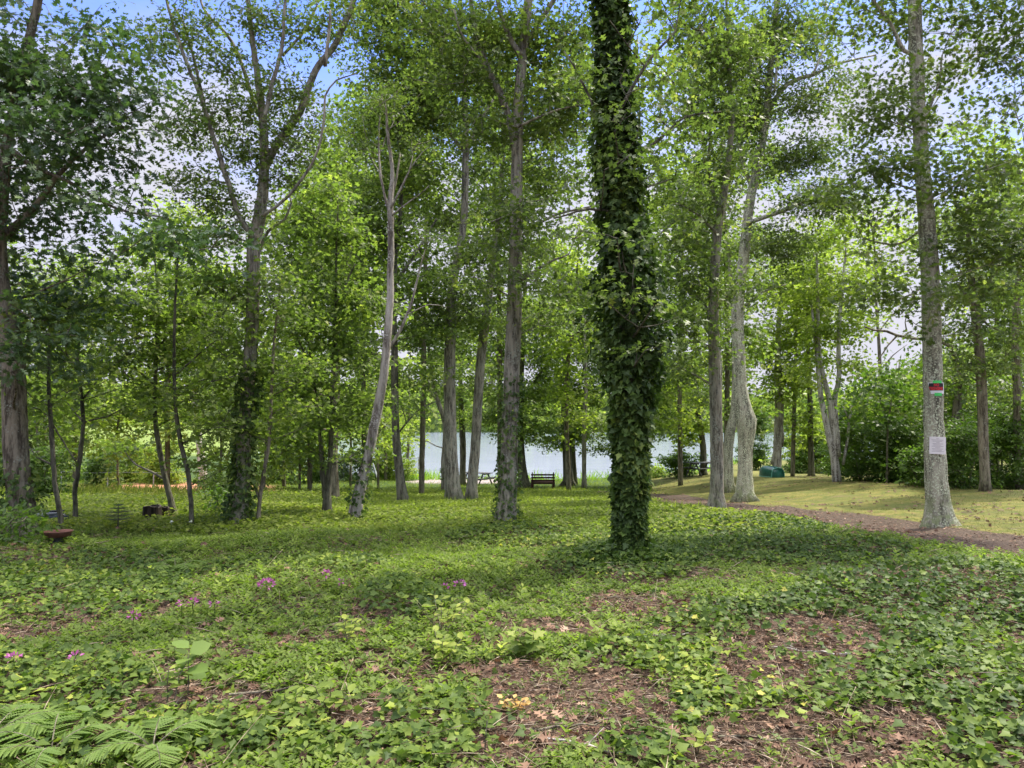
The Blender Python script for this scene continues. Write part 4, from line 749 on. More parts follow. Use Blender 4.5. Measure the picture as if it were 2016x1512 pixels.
# small leafy plants: upright sprigs
def sprig(nl, h):
    V = []; Fc = []; k = 0; tv, tf = T_OVAL
    for i in range(nl):
        a = i * 2.4; zz = h * (.35 + .65 * i / (nl - 1)); s = .55 - .2 * abs(i / (nl - 1) - .5)
        d = np.array([[cos(a), sin(a), .25 + .5 * i / nl]]); M = frames(d, np.array([[0, 0, 1.]]))[0]
        V.append((tv * s) @ M.T + np.array([0.03 * cos(a), .03 * sin(a), zz])); Fc.append(tf + k); k += len(tv)
    V.append(np.array([(-.02, 0, 0), (.02, 0, 0), (0, 0, h)])); Fc.append(np.array([(k, k + 1, k + 2)]))
    return np.vstack(V), np.vstack(Fc)
def sprigs(name, x, y, S, mat, rn, h=.7, nl=7, lean=.25, z0=-.01):
    n = len(x); P = np.stack([x, y, ground(x, y) + z0], 1); N = norm(R.normal(0, lean, (n, 3)) + np.array([0, 0, 1.])); D = np.cross(N, norm(R.normal(0, 1, (n, 3))))
    return leaves(name, sprig(nl, h), P, D, N, S, mat, None, rn)
x, y = scatter(80000, 2.6, 12.5, .55); u, v, bare, iv_, pth, fld = masks(x, y)
p = (1 - .8 * iv_) * (1 - .9 * bare) * (1 - pth) * (1 - fld); k = R.random(len(x)) < p; x, y = x[k], y[k]
rn = .42 + .6 * (fbm(x, y, 1.1, 51) - .5) + R.normal(0, .17, len(x))
o = sprigs('leafy_ground_cover', x, y, R.uniform(.032, .085, len(x)) * (.7 + .7 * fbm(x, y, .8, 61)), G_COV, rn)
x2, y2 = scatter(5000, 3.0, 13, .4); u, v, bare, iv_, pth, fld = masks(x2, y2)
k = R.random(len(x2)) < (1 - .85 * iv_) * (1 - .85 * bare) * (1 - pth) * (1 - fld) * sstep(.45, .6, fbm(x2, y2, 1.3, 53)); x2, y2 = x2[k], y2[k]
tag(sprigs('tall_weeds', x2, y2, R.uniform(.06, .13, len(x2)), G_COV, .5 + R.normal(0, .2, len(x2)), 1.1, 9, .15), 'taller light weeds standing in loose clumps above the cover', 'weeds', kind='stuff')
tag(o, 'light green weeds with small oval leaves filling the near ground', 'weeds', kind='stuff')
# lower single leaves between
x, y = scatter(90000, 2.6, 14, .6); u, v, bare, iv_, pth, fld = masks(x, y)
p = (1 - .6 * iv_) * (1 - .93 * bare) * (1 - pth) * (1 - fld) + .05 * bare; k = R.random(len(x)) < p; x, y = x[k], y[k]; n = len(x)
rn = .3 + .5 * (fbm(x, y, .8, 71) - .5) + R.normal(0, .2, n)
o = leaves('creeping_ground_cover', T_OVAL, np.stack([x, y, ground(x, y) + R.random(n) * .05], 1), flatD(n), upN(n, .35), R.uniform(.02, .05, n), G_COV, None, rn)
tag(o, 'tiny creeping leaves close to the soil between the weeds', 'weeds', kind='stuff')
# the greener cover further back
x, y = scatter(230000, 11.0, 34, 1.0); u, v, bare, iv_, pth, fld = masks(x, y)
p = (1 - pth) * (1 - fld) * (1 - .35 * bare * (y < 15)) * (1 - .9 * orange_mask(x, y)) * (1 - gravel_mask(x, y)) * (1 - .55 * sstep(15, 22, y)); k = R.random(len(x)) < p; x, y = x[k], y[k]; n = len(x)
hh = .05 + .10 * fbm(x, y, .9, 81) + .18 * sstep(-3, -6.5, x) * sstep(12, 16, y)
o = leaves('lawn_weeds', T_OVAL, np.stack([x, y, ground(x, y) + hh * R.random(n)], 1), flatD(n, .3), upN(n, .75), R.uniform(.035, .08, n) * (1 + .012 * y), G_LAWN, None, .45 + .7 * (fbm(x, y, 2.0, 91) - .5) + R.normal(0, .17, n))
tag(o, 'soft green low plants carpeting the ground under the middle trees', 'weeds', kind='stuff')
# grass
def blades(name, x, y, hmin, hmax, mat, rn, label):
    n = len(x); N = norm(R.normal(0, 1, (n, 3)) * np.array([1, 1, .2])); D = norm(R.normal(0, .6, (n, 3)) + np.array([0, 0, 1.]))
    o = leaves(name, T_BLADE, np.stack([x, y, ground(x, y)], 1), D, N, R.uniform(hmin, hmax, n), mat, None, rn)
    tag(o, label, 'grass', kind='stuff')
x, y = scatter(170000, 9, 50, 1.0); u, v, bare, iv_, pth, fld = masks(x, y)
k = (R.random(len(x)) < fld * (1 - .9 * pth) * (.12 + .75 * sstep(.40, .66, fbm(x, y, 1.6, 7)))) & (x > 0); x, y = x[k], y[k]
blades('dry_moss_lawn', x, y, .03, .07, G_GRASS, .45 + .8 * (fbm(x, y, 1.3, 13) - .5) + R.normal(0, .15, len(x)), 'short yellowish grass and moss beyond the path on the right')
x, y = scatter(110000, 15, 52, 1.0); u, v, bare, iv_, pth, fld = masks(x, y)
k = (R.random(len(x)) < (1 - fld) * (1 - pth) * (1 - .95 * gravel_mask(x, y)) * (1 - .95 * orange_mask(x, y))) & (y < shore(x)); x, y = x[k], y[k]
blades('lawn_grass', x, y, .10, .24, G_LAWN, .5 + .6 * (fbm(x, y, 2.2, 17) - .5) + R.normal(0, .15, len(x)), 'green grass under the trees down to the lake')
n = 5000; x = R.uniform(-9.5, 22, n); y = shore(x) + R.uniform(-2.5, .6, n); k = (x < -5.5) | (R.random(n) < .25)
x, y = x[k], y[k]; blades('shore_reeds', x, y, .25, .9, G_REED, R.random(len(x)), 'yellow green reeds along the edge of the lake')
a = gp(215, 985); n = 3500; x = a[0] + R.normal(0, 1.6, n); y = a[1] + R.normal(0, 1.4, n)
blades('tall_grass', x, y, .25, .6, G_LAWN, R.random(n), 'tall arching grass at the edge of the left clearing')
# litter
x, y = scatter(42000, 2.6, 14, .7); u, v, bare, iv_, pth, fld = masks(x, y)
k = R.random(len(x)) < (.25 + .75 * bare) * (1 - .8 * fld); x, y = x[k], y[k]; n = len(x)
o = leaves('leaf_litter', T_OAKS, np.stack([x, y, ground(x, y) + .008 + .02 * R.random(n)], 1), flatD(n, 0), upN(n, .4), R.uniform(.02, .08, n), G_DEAD, None, np.clip(R.normal(.42, .26, n), 0, 1))
tag(o, 'brown curled dead leaves covering the bare patches', 'dead leaves', kind='stuff')
T_STK = (np.array([(0, -.012, 0), (0, .012, 0), (.5, .016, .03), (.5, -.008, .03), (1, .02, 0), (1, 0, 0), (.5, .004, .055)]), np.array([(0, 1, 2), (0, 2, 3), (3, 2, 4), (3, 4, 5), (1, 6, 2), (6, 4, 2), (0, 3, 6), (3, 5, 6)]))
x, y = scatter(75000, 2.6, 13, .9); u, v, bare, iv_, pth, fld = masks(x, y)
k = R.random(len(x)) < (.12 + .88 * bare) * (1 - .8 * fld); x, y = x[k], y[k]; n = len(x)
o = leaves('pine_straw', T_STK, np.stack([x, y, ground(x, y) + .01 + .025 * R.random(n)], 1), flatD(n, .02), upN(n, .3), R.uniform(.03, .17, n) * R.uniform(.5, 1.5, n), M_STRAW, None, R.normal(.5, .25, n))
tag(o, 'thin pale dry straw and needles strewn on the bare soil', 'straw', kind='stuff')
x, y = scatter(30000, 9, 40, .9); k = (R.random(len(x)) < field_mask(x, y) * .5 * sstep(.42, .6, fbm(x, y, 1.8, 19))) & (x > 1); x, y = x[k], y[k]; n = len(x)
o = leaves('fallen_leaves', T_OAKS, np.stack([x, y, ground(x, y) + .012 + .015 * R.random(n)], 1), flatD(n, 0), upN(n, .35), R.uniform(.05, .11, n), G_DEAD, None, np.clip(R.normal(.3, .22, n), 0, 1))
tag(o, 'scattered brown leaves on the mossy lawn beyond the path', 'dead leaves', kind='stuff')
x, y = scatter(30000, 9, 24, .6); d = path_d(x, y); k = d < 1.1; x, y = x[k], y[k]; n = len(x)
o = leaves('path_mulch', T_RHO, np.stack([x, y, ground(x, y) + .006 + .01 * R.random(n)], 1), flatD(n, 0), upN(n, .3), R.uniform(.015, .05, n), G_DEAD, None, np.clip(R.normal(.4, .28, n), 0, 1))
tag(o, 'brown bark chips and leaf crumbs on the dirt path', 'mulch', kind='stuff')
a = gp(285, 972); n = 6000; x = a[0] + R.normal(0, 2.8, n); y = a[1] + R.normal(0, 2.6, n)
o = leaves('clearing_litter', T_OAKS, np.stack([x, y, ground(x, y) + .02 + .03 * R.random(n)], 1), flatD(n, 0), upN(n, .3), R.uniform(.06, .13, n), G_DEAD, None, np.clip(R.normal(.75, .2, n), 0, 1))
tag(o, 'orange brown leaves lying in the sunlit clearing at the left', 'dead leaves', kind='stuff')
x, y = scatter(3600, 2.6, 12, .6); u, v, bare, iv_, pth, fld = masks(x, y)
k = R.random(len(x)) < .08 + .92 * bare; x, y = x[k], y[k]; n = len(x)
o = leaves('curled_leaves', T_OAK, np.stack([x, y, ground(x, y) + .03 + .02 * R.random(n)], 1), flatD(n, .1), upN(n, .7), R.uniform(.05, .10, n), G_DEAD, None, np.clip(R.normal(.5, .2, n), 0, 1))
tag(o, 'larger light brown curled oak leaves lying on top of the litter', 'dead leaves', kind='stuff')
T_TWG = (T_STK[0] * np.array([1, .35, .5]), T_STK[1])
x, y = scatter(5000, 2.6, 12, .7); u, v, bare, iv_, pth, fld = masks(x, y)
k = R.random(len(x)) < .15 + .85 * bare; x, y = x[k], y[k]; n = len(x)
o = leaves('dry_stems', T_TWG, np.stack([x, y, ground(x, y) + .03 + .03 * R.random(n)], 1), flatD(n, .05), upN(n, .3), R.uniform(.15, .42, n), M_STRAW, None, R.normal(.7, .25, n))
tag(o, 'long pale dry stems criss-crossing the bare patches', 'dry stems', kind='stuff')
# fallen sticks
STL = ['pale stick on bare soil at the bottom middle beside the ivy', 'brown stick in the middle of the weeds pointing right', 'pale stick just right of the drooping broad leaf plant', 'brown stick on the bare soil right of the tall leafy sprout',
       'pale stick on the largest bare patch at the right, rising to the right', 'brown stick on the largest bare patch at the right, rising to the left', 'pale stick among dead leaves at the bottom right', 'brown stick at the bottom edge right of the middle',
       'pale stick on the straw patch right of the round leaved sapling', 'long brown stick along the upper edge of the big ivy bed', 'pale stick in front of the ivy wrapped trunk', 'brown stick between the ivy trunk and the big ivy bed']
for i, (u, v, dx, dy, ln) in enumerate([(1130, 1440, .5, .12, .5), (1270, 1262, .6, .1, .7), (1090, 1295, .7, -.1, .7), (850, 1408, .6, .12, .5), (1560, 1275, .3, .3, .45), (1590, 1290, -.5, .2, .5), (1500, 1465, .6, -.1, .45), (1150, 1480, .6, -.25, .4), (560, 1370, .7, .08, .6), (1700, 1165, .8, .05, .9), (1240, 1185, .6, -.25, .6), (1430, 1195, .7, .1, .6)]):
    g = gp(u, v); dr = norm(np.array([dx, dy, 0])); P = np.array([g + dr * ln * (q - .5) + np.array([0, 0, .03]) + R.normal(0, .008, 3) for q in np.linspace(0, 1, 8)]); P[:, 2] = ground(P[:, 0], P[:, 1]) + .03 + R.normal(0, .006, 8)
    mb = MB(); mb.tube(P - g, np.linspace(.009, .004, 8), 6, jit=.1); q = P[4] - g; mb.tube(np.array([q, q + np.array([dx * .15, .12, .03])]), [.004, .002], 5)
    o = mb.build('fallen_stick', B_PALE if i % 2 else B_BROWN); o.location = tuple(g)
    tag(o, STL[i], 'stick', 'fallen sticks on the forest floor')

# ------------------------------------------------------------------ plants that stand out
def fern(u, v, label, nf, ln, a0=0, spread=2 * pi):
    g = gp(u, v); root = empty('fern', g, label, 'fern', 'ferns in the foreground')
    for k in range(nf):
        a = a0 + spread * (k + .5) / nf + random.uniform(-.2, .2); Lf = ln * random.uniform(.8, 1.1); dr = np.array([cos(a), sin(a), 0]); la = np.array([-sin(a), cos(a), 0])
        Ps, Ds, Ns, Ss = [], [], [], []; mb = MB(); S = []
        for q in np.linspace(0, 1, 24):
            S.append(g + dr * Lf * q + np.array([0, 0, .05 + Lf * (.75 * q - .62 * q * q)]))
        S = np.array(S); mb.tube(S, np.linspace(.004, .001, 24), 4)
        for i in range(5, 24):
            q = i / 23; w = Lf * .36 * (sin(pi * min(1, (1.03 - q) ** .8)) ** .8) * (1 - .2 * q) + .012
            tan = norm(S[min(i + 1, 23)] - S[i - 1])
            for s_ in (-1, 1):
                Ps.append(S[i]); Ds.append(norm(la * s_ * .9 + tan * .5 + np.array([0, 0, -.1 + R.normal(0, .12)]))); Ss.append(w * random.uniform(.9, 1.08)); Ns.append((R.normal(0, .22), R.normal(0, .22), 1))
        fr = leaves('frond', T_PINNA, np.array(Ps), np.array(Ds), np.array(Ns), np.array(Ss), G_FERN, root, R.normal(.45, .12, len(Ps)) + random.uniform(-.2, .2))
        mb.build('stalk', G_FERN, fr) if False else mb.build('stalk', B_BROWN, root)
fern(100, 1500, 'large pale green fern in the lower left corner', 5, .34, .3, 5.2)
fern(300, 1495, 'pale green fern just right of the corner fern', 5, .30, .2, 5.4)
fern(-20, 1470, 'fern cut by the lower left edge', 3, .34, -.6, 2.5)
fern(345, 1130, 'small fern among the weeds in front of the stumps', 5, .35)
def seedling(u, v, label, n, Ls, h, mat, tm=T_OVAL, name='seedling', cat='plant', group=None, spread=.6):
    g = gp(u, v); root = empty(name, g, label, cat, group); mb = MB(); P, D = [], []
    for k in range(max(1, n // 7)):
        a = random.uniform(0, 2 * pi); tip = g + np.array([cos(a) * h * spread * (k > 0), sin(a) * h * spread * (k > 0), h * random.uniform(.75, 1.1)]); S = np.linspace(g, tip, 6); S[1:-1] += R.normal(0, .006, (4, 3)); mb.tube(S, np.linspace(.004, .002, 6), 5)
        for j in range(min(n, 7)):
            q = .35 + .65 * (j + 1) / min(n, 7); c = g + (tip - g) * q; b = j * 2.4 + a; P.append(c); D.append((cos(b), sin(b), .35 if q > .85 else .05))
    P = np.array(P); D = np.array(D); leaves('foliage', tm, P, D, upN(len(P), .2), Ls * R.uniform(.75, 1.15, len(P)), mat, root)
    mb.build('stem', B_BROWN, root); return root
seedling(370, 1385, 'sapling with large round pale leaves at the lower left', 7, .13, .30, G_FERN, T_ROUND)
seedling(330, 1400, 'upright plant with narrow leaves beside the round leaved sapling', 14, .085, .26, G_COV)
seedling(870, 1250, 'small yellow green bush right of the dark ivy hump', 56, .07, .24, G_LIME, group=None, spread=.8)
seedling(872, 1310, 'light leafy seedling below the yellow green bush', 28, .08, .2, G_LIME, spread=.6)
seedling(680, 1270, 'yellowish seedling left of the ivy hump', 28, .07, .16, G_LIME, spread=.8)
seedling(650, 1415, 'tall leafy sprout on the bare soil near the bottom', 21, .085, .2, G_COV)
seedling(560, 1420, 'pointed leaf sprout left of the tall leafy sprout', 14, .075, .16, G_COV)
seedling(180, 1430, 'pair of pale broad leaved sprouts above the corner ferns', 14, .085, .12, G_FERN)
seedling(1050, 1300, 'drooping broad leaf plant in the middle of the weeds', 14, .12, .2, G_MAP, T_MAPLE)
seedling(1470, 1200, 'grassy tuft of narrow leaves between the ivy patches', 28, .08, .14, G_COV)
seedling(1370, 1490, 'bright sprout among the ivy at the bottom right', 14, .07, .12, G_LIME)
seedling(955, 1490, 'thin tall weed at the bottom middle', 7, .05, .2, G_COV)
o = seedling(1012, 1405, 'dried golden tuft lying near the bottom middle', 28, .05, .08, G_DEAD, T_RHO, 'dried_weed', 'weed', spread=.9)
for me_ in [c.data for c in o.children if c.name.startswith('foliage')]:
    me_.materials.clear(); me_.materials.append(leaf_mat('golden_straw', [(0, (.35, .20, .06)), (1, (.6, .42, .16))]))
FL = [(524, 1172, .11, 60, 'largest bright pink flower cluster among the weeds'), (641, 1150, .06, 24, 'small pink flower head right of the largest cluster'), (905, 1171, .07, 24, 'pink flower head right of the dark ivy hump'),
      (358, 1212, .05, 16, 'left flower of three faded pink ones in a row'), (379, 1210, .05, 16, 'middle flower of three faded pink ones in a row'), (422, 1215, .06, 18, 'right flower of three faded pink ones in a row'),
      (262, 1238, .06, 20, 'faded pink flower left of the row of three'), (26, 1333, .06, 20, 'pink flower at the left edge'), (147, 1330, .05, 16, 'pale pink flower near the left edge above the ferns'), (672, 1166, .04, 10, 'tiny pink flower between the weeds'), (875, 1178, .04, 12, 'tiny pale flower beside the ivy hump')]
for (u, v, s, n, lb) in FL:
    g = gp(u, v + 12); root = empty('pink_flower', g, lb, 'flower', 'pink flowers in the weeds'); mb = MB(); c = g + np.array([0, 0, .15]); mb.tube(np.linspace(g, c, 5) + R.normal(0, .003, (5, 3)), .0035, 5); mb.build('stem', G_COV, root)
    dd = norm(R.normal(0, 1, (n, 3)) + np.array([0, 0, .5])); leaves('flower_head', T_OVAL, c + dd * s * .5 * np.array([1, 1, .6]), dd, norm(R.normal(0, 1, (n, 3))), R.uniform(.02, .035, n), M_PINK, root)
    m_ = 8; q = np.linspace(.3, .85, m_)[:, None]; leaves('foliage', T_OVAL, g * (1 - q) + c * q, flatD(m_, .3), upN(m_, .2), R.uniform(.04, .06, m_), G_COV, root)
for (u, v, lb) in [(375, 1050, 'small white flower in front of the thin stems'), (337, 1052, 'white flower left of the other white one in front of the stump')]:
    g = gp(u, v + 4); root = empty('white_flower', g, lb, 'flower', 'white flowers in front of the stumps'); c = g + np.array([0, 0, .2]); mb = MB(); mb.tube(np.linspace(g, c, 4), .004, 5); mb.build('stem', G_COV, root)
    dd = norm(R.normal(0, 1, (9, 3)) + np.array([0, 0, .6])); leaves('flower_head', T_OVAL, np.repeat(c[None], 9, 0), dd, upN(9, .8), .035, M_WHITEP, root)
# conifer seedling
g = gp(232, 1046); root = empty('conifer_seedling', g, 'small dark conifer seedling with flat tiers of twigs', 'conifer'); s = 1 / pxm(g); mb = MB(); mb.tube(np.linspace(g, g + np.array([0, 0, 52 * s]), 6), np.linspace(.012, .004, 6), 6)
P, D, N = [], [], []
for hgt, rad in ((.42, .9), (.56, 1.0), (.70, .85), (.84, .6), (.97, .3)):
    for k in range(9):
        a = k * 2 * pi / 9 + hgt * 9; c = g + np.array([0, 0, 52 * s * hgt]); tip = c + np.array([cos(a), sin(a), .12]) * rad * 27 * s; mb.tube(np.linspace(c, tip, 4), [.005, .004, .003, .002], 4)
        for q in np.linspace(.15, 1, 16):
            for sg in (-1, 1): P.append(c + (tip - c) * q); D.append((cos(a + sg * .9), sin(a + sg * .9), .25)); N.append((0, 0, 1))
mb.build('stem', B_DARK, root); leaves('needles', T_BLADE, np.array(P), np.array(D), np.array(N), .05, G_PINE, root)

# ------------------------------------------------------------------ furniture and other made things
def wood(name, a, b): return simple_mat(name, a, b, 18, .75, (1, 1, 1), .4, .2)
M_RED = wood('red_brown_painted_wood', (.035, .016, .015), (.075, .034, .030)); M_GREYW = wood('weathered_grey_wood', (.055, .055, .055), (.13, .13, .125))
M_STEEL = simple_mat('galvanised_steel', (.22, .24, .23), (.38, .40, .39), 30, .45); M_WHITE = simple_mat('white_sign_plastic', (.72, .72, .70), (.80, .80, .78), 8, .5)
M_BLACK = simple_mat('black_sign_print', (.012, .012, .014), (.02, .02, .022), 8, .4); M_SIGNR = simple_mat('red_sign_print', (.62, .02, .03), (.72, .035, .04), 8, .4)
M_TAPE = simple_mat('green_tape', (.06, .55, .10), (.10, .68, .16), 12, .35); M_PAPER = simple_mat('laminated_paper', (.70, .66, .63), (.76, .72, .69), 5, .55); M_INK = simple_mat('grey_ink', (.34, .31, .31), (.42, .38, .38), 5, .6)
M_BOAT = simple_mat('green_boat_paint', (.010, .075, .052), (.02, .12, .085), 9, .35, None, .1); M_TRIM = simple_mat('pale_green_gunwale', (.12, .34, .28), (.16, .42, .34), 9, .4, None, .1)
M_TUB = simple_mat('dark_plastic', (.02, .03, .035), (.05, .065, .07), 9, .25, None, .1); M_TERRA = simple_mat('terracotta', (.10, .042, .030), (.16, .070, .050), 14, .8); M_ROT = simple_mat('rotten_wood', (.012, .010, .008), (.06, .048, .035), 22, .95, (1, 1, .2), .8, .1)
# bench, seen from behind (sitter faces the lake)
g = gp(1069, 962); s = 1 / pxm(g); W = 47 * s
bench = empty('park_bench', g, 'dark red slatted bench facing the lake', 'bench', rz=-.03)
o0 = np.array(g)
mb = MB()
for k in range(4): mb.box(o0 + np.array([0, .0 + .01 * k, (30 - 5.6 * k - 3) * s]), (W, .03, 3.3 * s), bev=.004)
mb.build('backrest', M_RED, bench)
mb = MB()
for k in range(4): mb.box(o0 + np.array([0, .10 + .115 * k, 12.5 * s + .01 * k]), (W, .10, .035), bev=.004)
mb.build('seat', M_RED, bench)
for sx in (-1, 1):
    mb = MB(); xx = sx * (W / 2 - 2.6 * s)
    mb.box(o0 + np.array([xx, .03, 17 * s]), (.055, .05, 30 * s), bev=.005); mb.box(o0 + np.array([xx, .05, 5.5 * s]), (5.5 * s, .07, 11.5 * s), bev=.006); mb.box(o0 + np.array([xx, .47, 5.5 * s]), (.09, .07, 11.5 * s), bev=.006)
    mb.box(o0 + np.array([xx, .27, 10.6 * s]), (.06, .5, .07)); mb.build('leg', M_RED, bench)
def picnic(u, v, label, rz, Y=None):
    g = gp(u, v) if Y is None else onz(at(u, v, Y)[0], Y); root = empty('picnic_table', g, label, 'picnic table', rz=rz); Mz = np.array(Matrix.Rotation(rz, 3, 'Z')); rot = Matrix.Rotation(rz, 3, 'Z')
    def P(x, y, z): return g + Mz @ np.array([x, y, z])
    mb = MB()
    for k in range(5): mb.box(P(0, -.30 + .15 * k, .74), (1.8, .14, .04), rot=rot, bev=.004)
    mb.build('table_top', M_GREYW, root)
    for sy in (-1, 1):
        mb = MB()
        for k in range(2): mb.box(P(0, sy * (.66 + .12 * k), .44), (1.8, .115, .04), rot=rot, bev=.004)
        mb.build('bench_seat', M_GREYW, root)
    for sx in (-1, 1):
        mb = MB()
        for sy in (-1, 1):
            r2 = rot @ Matrix.Rotation(sy * .55, 3, 'X'); mb.box(P(sx * .62 + .02 * sy, sy * .40, .37), (.04, .09, .85), rot=r2, bev=.004)
        mb.box(P(sx * .62 + .06, 0, .40), (.04, 1.5, .09), rot=rot, bev=.004); mb.box(P(sx * .62 + .06, 0, .69), (.04, .7, .08), rot=rot, bev=.004); mb.build('leg_frame', M_GREYW, root)
    return root
picnic(940, 955, 'grey picnic table by the lake partly hidden by the paired trunks', radians(-38))
picnic(1382, 934, 'grey picnic table near the water behind the slim trunk', radians(30), Y=43)
# overturned boats
def boat(name, g, L_, W_, H_, rz, label, cat, mat, trim):
    root = empty(name, g, label, cat, rz=rz); rot = np.array(Matrix.Rotation(rz, 3, 'Z')); nS, nC = 22, 15; V = []
    for i in range(nS):
        q = i / (nS - 1); x = (q - .5) * L_; w = W_ / 2 * (1 - max(0, (q - .35) / .65) ** 2.3 * .96); h = H_ * (.92 + .08 * sin(pi * q)) * (1 - .35 * max(0, (q - .7) / .3) ** 2)
        for j in range(nC):
            a = pi * j / (nC - 1); c = -cos(a); sn = sin(a); V.append((x, w * np.sign(c) * abs(c) ** .75, h * sn ** .62))
    V = np.array(V); Fc = [(i * nC + j, i * nC + j + 1, (i + 1) * nC + j + 1, (i + 1) * nC + j) for i in range(nS - 1) for j in range(nC - 1)] + [tuple(range(nC))[::-1]]
    mesh_obj('hull', V @ rot.T + g, Fc, mat, root, smooth=True)
    mb = MB()
    for e in (0, nC - 1): mb.tube((V.reshape(nS, nC, 3)[:, e] + np.array([0, 0, .03])) @ rot.T + g, .022, 6)
    mb.tube((V[:nC] * np.array([1, 1.0, 1]) + np.array([-.012, 0, .0])) @ rot.T + g, .018, 6); mb.tube(np.column_stack([np.linspace(-L_ * .46, L_ * .4, 10), np.zeros(10), np.full(10, H_ + .01)]) @ rot.T + g, .014, 5)
    mb.build('gunwale', trim, root)
g = gp(1519, 940); boat('rowing_boat', g + np.array([.0, .4, 0]), 1.25, .76, .50, radians(112), 'green rowing boat lying upside down under the split trunk', 'boat', M_BOAT, M_TRIM)
g = gp(92, 1032); boat('overturned_tub', g, .62, .36, .20, radians(15), 'dark glossy tub lying upside down behind the left sapling', 'tub', M_TUB, M_BLACK)
# terracotta basin on its stand
def lathe(mb, c, prof, k=24):
    V = [(r * cos(2 * pi * j / k), r * sin(2 * pi * j / k), z) for r, z in prof for j in range(k)]
    Fc = [(i * k + j, i * k + (j + 1) % k, (i + 1) * k + (j + 1) % k, (i + 1) * k + j) for i in range(len(prof) - 1) for j in range(k)]
    mb.add(np.array(V) + c, Fc + [tuple(range(k))[::-1], tuple((len(prof) - 1) * k + j for j in range(k))])
g = gp(114, 1074); s = 1 / pxm(g); root = empty('bird_bath', g, 'shallow terracotta bird bath on a short stand under the left oak', 'bird bath')
mb = MB(); lathe(mb, g, [(.10, -.02), (.11, .02), (.06, .05), (.045, 12 * s), (.07, 17 * s)]); mb.build('stand', M_GREYW, root, True)
mb = MB(); lathe(mb, g, [(.05, 17 * s), (.14, 18 * s), (25 * s, 27 * s), (26 * s, 28.5 * s), (24 * s, 28.5 * s), (.12, 21 * s), (.02, 20 * s)], 32); mb.build('basin', M_TERRA, root, True)
# stumps
for (u, v, w, h, lb) in [(299, 1024, 36, 27, 'dark hollow cut stump beside the curved stem'), (323, 1019, 20, 20, 'smaller dark stump leaning on the curved stem')]:
    g = gp(u, v); s = 1 / pxm(g); root = empty('tree_stump', g, lb, 'stump'); k = 26; prof = [(1.25, -.05), (1.05, .12), (.97, .5), (.95, 1.0), (.72, 1.02), (.66, .75), (.2, .7)]; V = []
    ph = random.random() * 6
    for r, z in prof:
        for j in range(k):
            a = 2 * pi * j / k; rr = r * (1 + .07 * sin(5 * a + ph) + .04 * sin(9 * a)) * w / 2 * s; top = (1 + .07 * sin(a * 2 + ph) + .03 * sin(7 * a)) if z > .6 else 1; V.append((rr * cos(a), rr * sin(a), z * h * s * top))
    Fc = [(i * k + j, i * k + (j + 1) % k, (i + 1) * k + (j + 1) % k, (i + 1) * k + j) for i in range(len(prof) - 1) for j in range(k)] + [tuple((len(prof) - 1) * k + j for j in range(k))]
    nb = 4 * k; mesh_obj('bark', np.array(V) + g, Fc[:3 * k], M_ROT, root); mesh_obj('heartwood', np.array(V) + g, Fc[3 * k:], simple_mat('old_cut_wood', (.03, .025, .02), (.12, .10, .08), 20, .9), root)
# notices on the tall right oak
tg = TR.location; YT = tg.y
def trunk_r(v):
    return np.interp(v, [750, 860, 930], [36, 38, 41]) / 2 / F * YT
def plate(c, w, h, nrm_a, tilt, curve_r, nx=10, ny=6, off=0.0, th=.0015):
    """thin sheet bent to the trunk; returns V, F in world space. nrm_a = heading of the normal"""
    V = []; 
    for i in range(nx + 1):
        for j in range(ny + 1):
            x = (i / nx - .5) * w; z = (j / ny - .5) * h; xr = x * cos(tilt) - z * sin(tilt); zr = x * sin(tilt) + z * cos(tilt)
            dep = -curve_r * (1 - cos(xr / curve_r)) if curve_r else 0
            for sd_ in (0, 1):
                o = off + dep - sd_ * th; V.append((c[0] + xr * cos(nrm_a + pi / 2) + o * cos(nrm_a), c[1] + xr * sin(nrm_a + pi / 2) + o * sin(nrm_a), c[2] + zr))
    I = lambda i, j, k: (i * (ny + 1) + j) * 2 + k; Fc = []
    for i in range(nx):
        for j in range(ny): Fc += [(I(i, j, 0), I(i + 1, j, 0), I(i + 1, j + 1, 0), I(i, j + 1, 0)), (I(i, j, 1), I(i, j + 1, 1), I(i + 1, j + 1, 1), I(i + 1, j, 1))]
    for i in range(nx): Fc += [(I(i, 0, 0), I(i, 0, 1), I(i + 1, 0, 1), I(i + 1, 0, 0)), (I(i, ny, 0), I(i + 1, ny, 0), I(i + 1, ny, 1), I(i, ny, 1))]
    for j in range(ny): Fc += [(I(0, j, 0), I(0, j + 1, 0), I(0, j + 1, 1), I(0, j, 1)), (I(nx, j, 0), I(nx, j, 1), I(nx, j + 1, 1), I(nx, j + 1, 0))]
    return np.array(V), Fc
HEAD = math.atan2(-YT, -tg.x) + .10           # faces the camera, turned slightly
